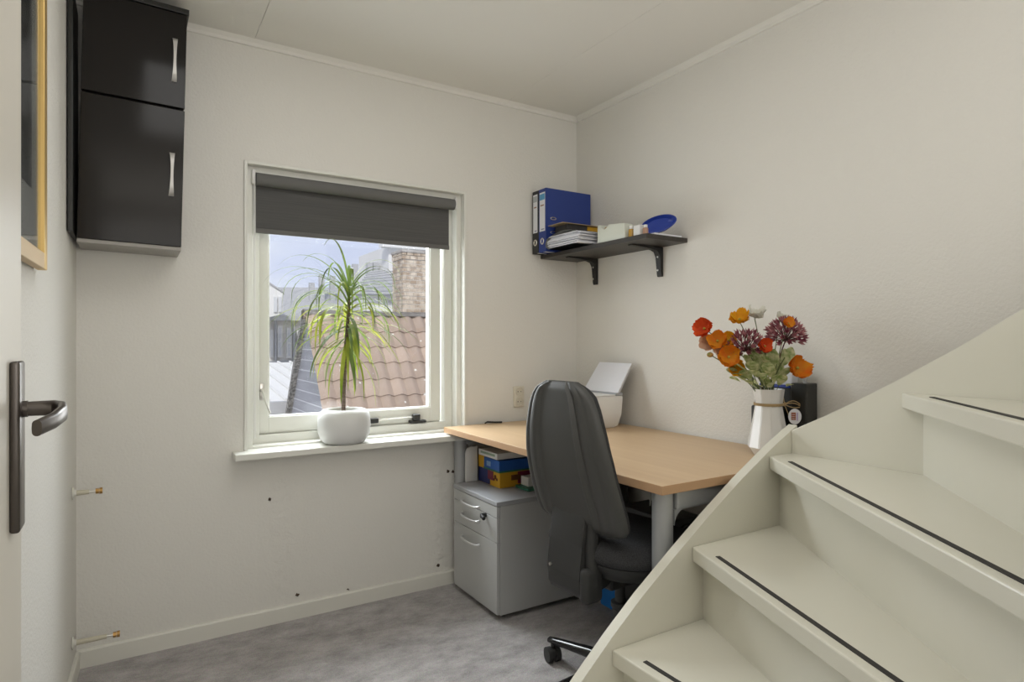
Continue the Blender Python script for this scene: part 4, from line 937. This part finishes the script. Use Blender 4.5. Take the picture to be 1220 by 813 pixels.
# map (x, down, normal) -> world-oriented local
nrm_y, nrm_z = -math.sin(SL), math.cos(SL)
for v in bm.verts:
    x, dn, h = v.co; v.co = Vector((x, dn * ux_ + h * nrm_y, dn * uz_ + h * nrm_z))
first = None; ncol, nrow = 14, 7
me_list = []
rt = random.Random(9)
tile0 = obj('roof_tile', bm, m_tile, nh, smooth=50, local=True); nhl = Vector((3.8, 9.2, -6))
for r in range(nrow):
    for c_ in range(ncol):
        o = tile0 if (r == 0 and c_ == 0) else tile0.copy()
        if o is not tile0: C.objects.link(o); o.parent = nh
        dn = .05 + r * TL
        o.location = Vector((GX + c_ * TW + rt.uniform(-.003, .003), RYB + dn * ux_, RZR + dn * uz_ + rt.uniform(0, .004))) - nhl
# house body (triangular gable + walls)
rl_ = RZR - .02; yb0 = RYB - 2.15 * math.cos(SL); zb0 = RZR - 2.15 * math.sin(SL)
yb1 = RYB + 2.15 * math.cos(SL)
bm = NB(); prism(bm, [(GX + .06, yb0, -6), (GX + .06, yb1, -6), (GX + .06, yb1, zb0 - .03), (GX + .06, RYB, RZR - .06), (GX + .06, yb0, zb0 - .03)], (4.6, 0, 0)); obj('house_body', bm, m_cream, nh)
bm = NB(); prism(bm, [(GX - .02, RYB, RZR + .01), (GX - .02, yb1 + .1, zb0 - .13), (GX - .02, yb1 + .1, zb0 - .19), (GX - .02, RYB, RZR - .05)], (4.7, 0, 0)); obj('rear_roof_slope', bm, m_tile, nh)
# siding boards on the gable
zb_ = 1.40; bh = .155
z = -1.6
while z < RZR - .12:
    zt2 = min(z + bh, RZR - .08); half0 = (RZR - zt2) / math.tan(SL) - .03; 
    if half0 > .02:
        half1 = (RZR - z) / math.tan(SL) - .03
        lim = 2.15 * math.cos(SL); half0 = min(half0, lim); half1 = min(half1, lim)
        bm = NB(); prism(bm, [(GX + .035, RYB - half1, z + .006), (GX + .035, RYB + half1, z + .006), (GX + .035, RYB + half0, zt2), (GX + .035, RYB - half0, zt2)], (.028, 0, 0))
        sd_ = obj('siding_board', bm, m_siding, nh)
        bm = NB(); prism(bm, [(GX + .030, RYB - half1, z - .004), (GX + .030, RYB + half1, z - .004), (GX + .030, RYB + half1, z + .010), (GX + .030, RYB - half1, z + .010)], (.02, 0, 0)); obj('joint_bead', bm, m_jointw, sd_, label='pale bead between boards')
    z += bh
# verge edge on far slope (rough, dark), and near verge
rv = random.Random(4)
bm = NB(); rows = []
for i in range(34):
    u = i / 33 * 2.2; yy = RYB + u * math.cos(SL); zz = RZR - u * math.sin(SL); j = rv.uniform(-.012, .012)
    rows.append([(GX - .05, yy, zz + .04 + j), (GX + .06, yy, zz + .05 + j), (GX + .06, yy, zz - .06 + j), (GX - .05, yy + j, zz - .09 + j), (GX - .05, yy, zz + .04 + j)])
grid(bm, rows); obj('verge', bm, m_verge, nh)
# ridge tiles
for k in range(10):
    bm = NB(); x0_ = GX - .03 + k * .30; pts = []
    rows = []
    for xx, rr_ in ((x0_, .075), (x0_ + .31, .068)):
        rows.append([(xx, RYB - rr_ * 1.1 * math.cos(a), RZR - .02 + rr_ * math.sin(a)) for a in [PI * k2 / 8 for k2 in range(9)]])
    grid(bm, rows); bmesh.ops.solidify(bm, geom=bm.faces[:], thickness=.012); obj('ridge_tile', bm, m_ridge, nh, smooth=40)
# chimney with real bricks
CX0, CX1, CY0, CY1, CZ0, CZ1 = 3.83, 4.30, 9.62, 10.1, .9, 2.66
bm = NB(); box(bm, CX0 + .008, CX1 - .008, CY0 + .008, CY1 - .008, CZ0, CZ1 - .01); chm = obj('chimney', bm, m_mortar, nh)
bm = NB(); z = CZ0; row_ = 0; rb_ = random.Random(8)
while z < CZ1 - .055:
    offb = .105 * (row_ % 2)
    g_ = .014 if z > CZ1 - .13 else 0
    xx = CX0 - g_
    edges_ = [CX0 - g_] + [CX0 + offb * .6 + .125 * k for k in range(0, 6) if CX0 + .03 < CX0 + offb * .6 + .125 * k < CX1 - .03] + [CX1 + g_]
    for a_, b_ in zip(edges_, edges_[1:]): j = rb_.uniform(-.003, .004); box(bm, a_ + .005, b_ - .005, CY0 - g_ - j, CY0 + .03, z, z + .055)
    edges_ = [CY0 - g_] + [CY0 + .105 * (1 - row_ % 2) + .215 * k for k in range(0, 4) if CY0 + .04 < CY0 + .105 * (1 - row_ % 2) + .215 * k < CY1 - .04] + [CY1]
    for a_, b_ in zip(edges_, edges_[1:]): box(bm, CX0 - g_ - rb_.uniform(-.003, .004), CX0 + .03, a_ + .005, b_ - .005, z, z + .055); box(bm, CX1 - .03, CX1 + g_, a_ + .005, b_ - .005, z, z + .055)
    z += .068; row_ += 1
obj('chimney_bricks', bm, m_brick, chm, kind='stuff')
bm = NB(); box(bm, CX0 - .03, CX1 + .03, CY0 - .03, CY1, CZ1 - .02, CZ1 + .03, .01); obj('chimney_cap', bm, m_ridge, chm)

def at_y(px, py, y):       # real position on a vertical plane parallel to the facade
    s = (px - 610) / F_; d = y / (fy + ry_ * s); return (fx * d + rx_ * s * d, y, 1.15 + (405.5 - py) / F_ * d)
# house behind the chimney: grey roof rising to the right, white gable end
hb2 = thing('grey_roof_house', 'white house with a grey tiled roof behind the brick chimney', 'house', (7.5, 18, -6))
a = at_y(425, 372, 15.5); 
def pA(px, py, y): return Vector(at_y(px, py, y))
bm = NB(); prism(bm, [pA(418, 349, 14), pA(500, 350, 14), pA(500, 311, 17.5), pA(440, 322, 17.5)], (0, .05, -.12)); obj('roof', bm, m_slate, hb2)
for k in range(9):
    u0 = k / 9; p = pA(418, 349, 14).lerp(pA(440, 322, 17.5), u0); q = pA(500, 350, 14).lerp(pA(500, 311, 17.5), u0)
    tobj('tile_course', [p + Vector((0, -.02, .03)), q + Vector((0, -.02, .03))], .022, m_lead, hb2, 6)
x0_, x1_ = pA(432, 349, 14.3).x, pA(540, 349, 14.3).x
bobj('wall', (x0_, x1_, 14.3, 17.4, -6, 1.9), m_cream, hb2)
w0 = pA(463, 0, 16.8).x; w1 = pA(540, 0, 16.8).x
bobj('gable_wall', (w0, w1, 16.8, 19.5, -6, pA(465, 291, 16.8).z), m_extwhite, hb2)
bobj('gutter_board', (w0 - .25, w1, 16.6, 16.9, pA(465, 293, 16.8).z - .02, pA(465, 288, 16.8).z + .12), m_extwhite, hb2)
bobj('white_band', (x0_, x1_, 14.18, 14.3, pA(440, 371, 14.2).z, pA(440, 358, 14.2).z), m_extwhite, hb2)
for px_ in (423, 440, 447):
    p = pA(px_, 318 if px_ < 430 else 316, 17.5); bobj('roof_vent', (p.x - .08, p.x + .08, 17.42, 17.6, p.z - .45, p.z + .12), m_lead, hb2)
# right side house sliver
rh = thing('cream_house', 'cream house with grey roof right of the chimney', 'house', (9, 20, -6))
p0 = pA(498, 375, 20); p1 = pA(560, 330, 20)
bobj('wall', (p0.x, p1.x, 20, 24, -6, p1.z), m_cream, rh)
bm = NB(); prism(bm, [pA(496, 332, 19.8), pA(565, 332, 19.8), pA(565, 300, 23), pA(500, 300, 23)], (0, .1, -.15)); obj('roof', bm, m_slate, rh)
# lean-to with ribbed sheet at left
lt = thing('ribbed_lean_to', 'low building with pale ribbed sheet roof and grey parapet left of the gable', 'building', (3, 12, -6))
A0, A1, A2, A3 = Vector((0.4, 11.2, .12)), Vector((4.5, 11.2, .12)), Vector((4.5, 16.5, .62)), Vector((0.4, 16.5, .62))
bm = NB(); prism(bm, [A0, A1, A2, A3], (0, 0, -.08)); obj('roof_sheet', bm, m_ribroof, lt)
for k in range(14):
    u0 = (k + .5) / 14; p = A0.lerp(A1, u0); q = A3.lerp(A2, u0); tobj('roof_rib', [p + Vector((0, 0, .02)), q + Vector((0, 0, .02))], .028, m_extwhite, lt, 6)
bobj('fascia', (.4, 4.5, 11.05, 11.2, -.12, .12), m_lead, lt); bobj('wall', (.4, 4.5, 11.2, 16.5, -6, .03), m_extwhite, lt)
bobj('lower_roof', (.4, 2.0, 8.9, 11.04, -.42, -.30), m_ribroof, lt); bobj('lower_edge', (.4, 2.0, 8.8, 8.92, -.5, -.27), m_lead, lt)
# far terrace with windows
ft = thing('far_terrace', 'row of pale far houses with grey roofs and white windows at the left', 'house', (6, 24, -6))
FY = 24
q = lambda px, py: pA(px, py, FY)
xa, xb = q(300, 400).x, q(440, 400).x
bobj('wall', (xa, xb, FY, FY + 5, -6, q(319, 378).z), M('far_pale_wall', (.72, .69, .65), .85), ft)
bobj('gutter', (xa, xb, FY - .35, FY + .1, q(319, 380).z, q(319, 374).z), m_lead, ft)
bm = NB(); prism(bm, [q(300, 376) + Vector((0, -.3, 0)), q(440, 376) + Vector((0, -.3, 0)), q(436, 346) + Vector((0, 3, .4)), q(300, 346) + Vector((0, 3, .4))], (0, 0, -.15)); obj('roof', bm, m_slate, ft)
for (u0, u1, vt, vb) in ((321.5, 325.5, 391, 424), (330, 336, 386, 424), (341, 347, 389, 425), (353, 358, 391, 424), (365, 371, 391, 424), (378, 384, 391, 424), (392, 399, 391, 424), (407, 414, 391, 424)):
    a_, b_ = q(u0, 0).x, q(u1, 0).x; z0_, z1_ = q(u0, vb).z, q(u0, vt).z
    wn_ = bobj('window', (a_, b_, FY - .10, FY + .02, z0_, z1_), m_extwhite, ft)
    bobj('pane', (a_ + .05, b_ - .05, FY - .12, FY - .09, z0_ + .08, (z0_ + z1_) / 2 - .03), m_farglass, wn_); bobj('pane', (a_ + .05, b_ - .05, FY - .12, FY - .09, (z0_ + z1_) / 2 + .03, z1_ - .08), m_farglass, wn_)
bobj('sill_band', (xa, xb, FY - .12, FY + .02, q(319, 431).z, q(319, 428).z), m_lead, ft)
for px_ in (328, 350, 374): p = q(px_, 400); tobj('drainpipe', [Vector((p.x, FY - .08, q(319, 428).z)), Vector((p.x, FY - .08, q(319, 380).z))], .05, m_lead, ft, 8)
# white gabled dormer house at far left
gh = thing('white_gable_house', 'white gabled house with two windows far left in the window view', 'house', (5.5, 30, -6))
q2 = lambda px, py: pA(px, py, 22)
bm = NB(); prism(bm, [q2(306, 380), q2(337, 372), q2(337, 347), q2(319, 336), q2(306, 345)], (0, 1.5, 0)); obj('wall', bm, m_extwhite, gh)
bm = NB(); prism(bm, [q2(304, 342), q2(319, 333), q2(339, 346), q2(339, 349), q2(319, 336.5), q2(304, 346)], (0, 1.8, 0)); obj('roof', bm, m_slate, gh)
for u0 in (326, 331.5):
    a_, b_ = q2(u0, 370), q2(u0 + 3.6, 352); bobj('window', (a_.x, b_.x, 21.93, 22.05, a_.z, b_.z), m_farglass, gh)
for px_, top_ in ((387, 324), (400, 326), (375, 334)):
    p = pA(px_, top_, 25); t = None
    bobj('chimney_pot', (p.x - .10, p.x + .10, 25.4, 25.6, p.z - 1.3, p.z), m_lead, ft, label=None)
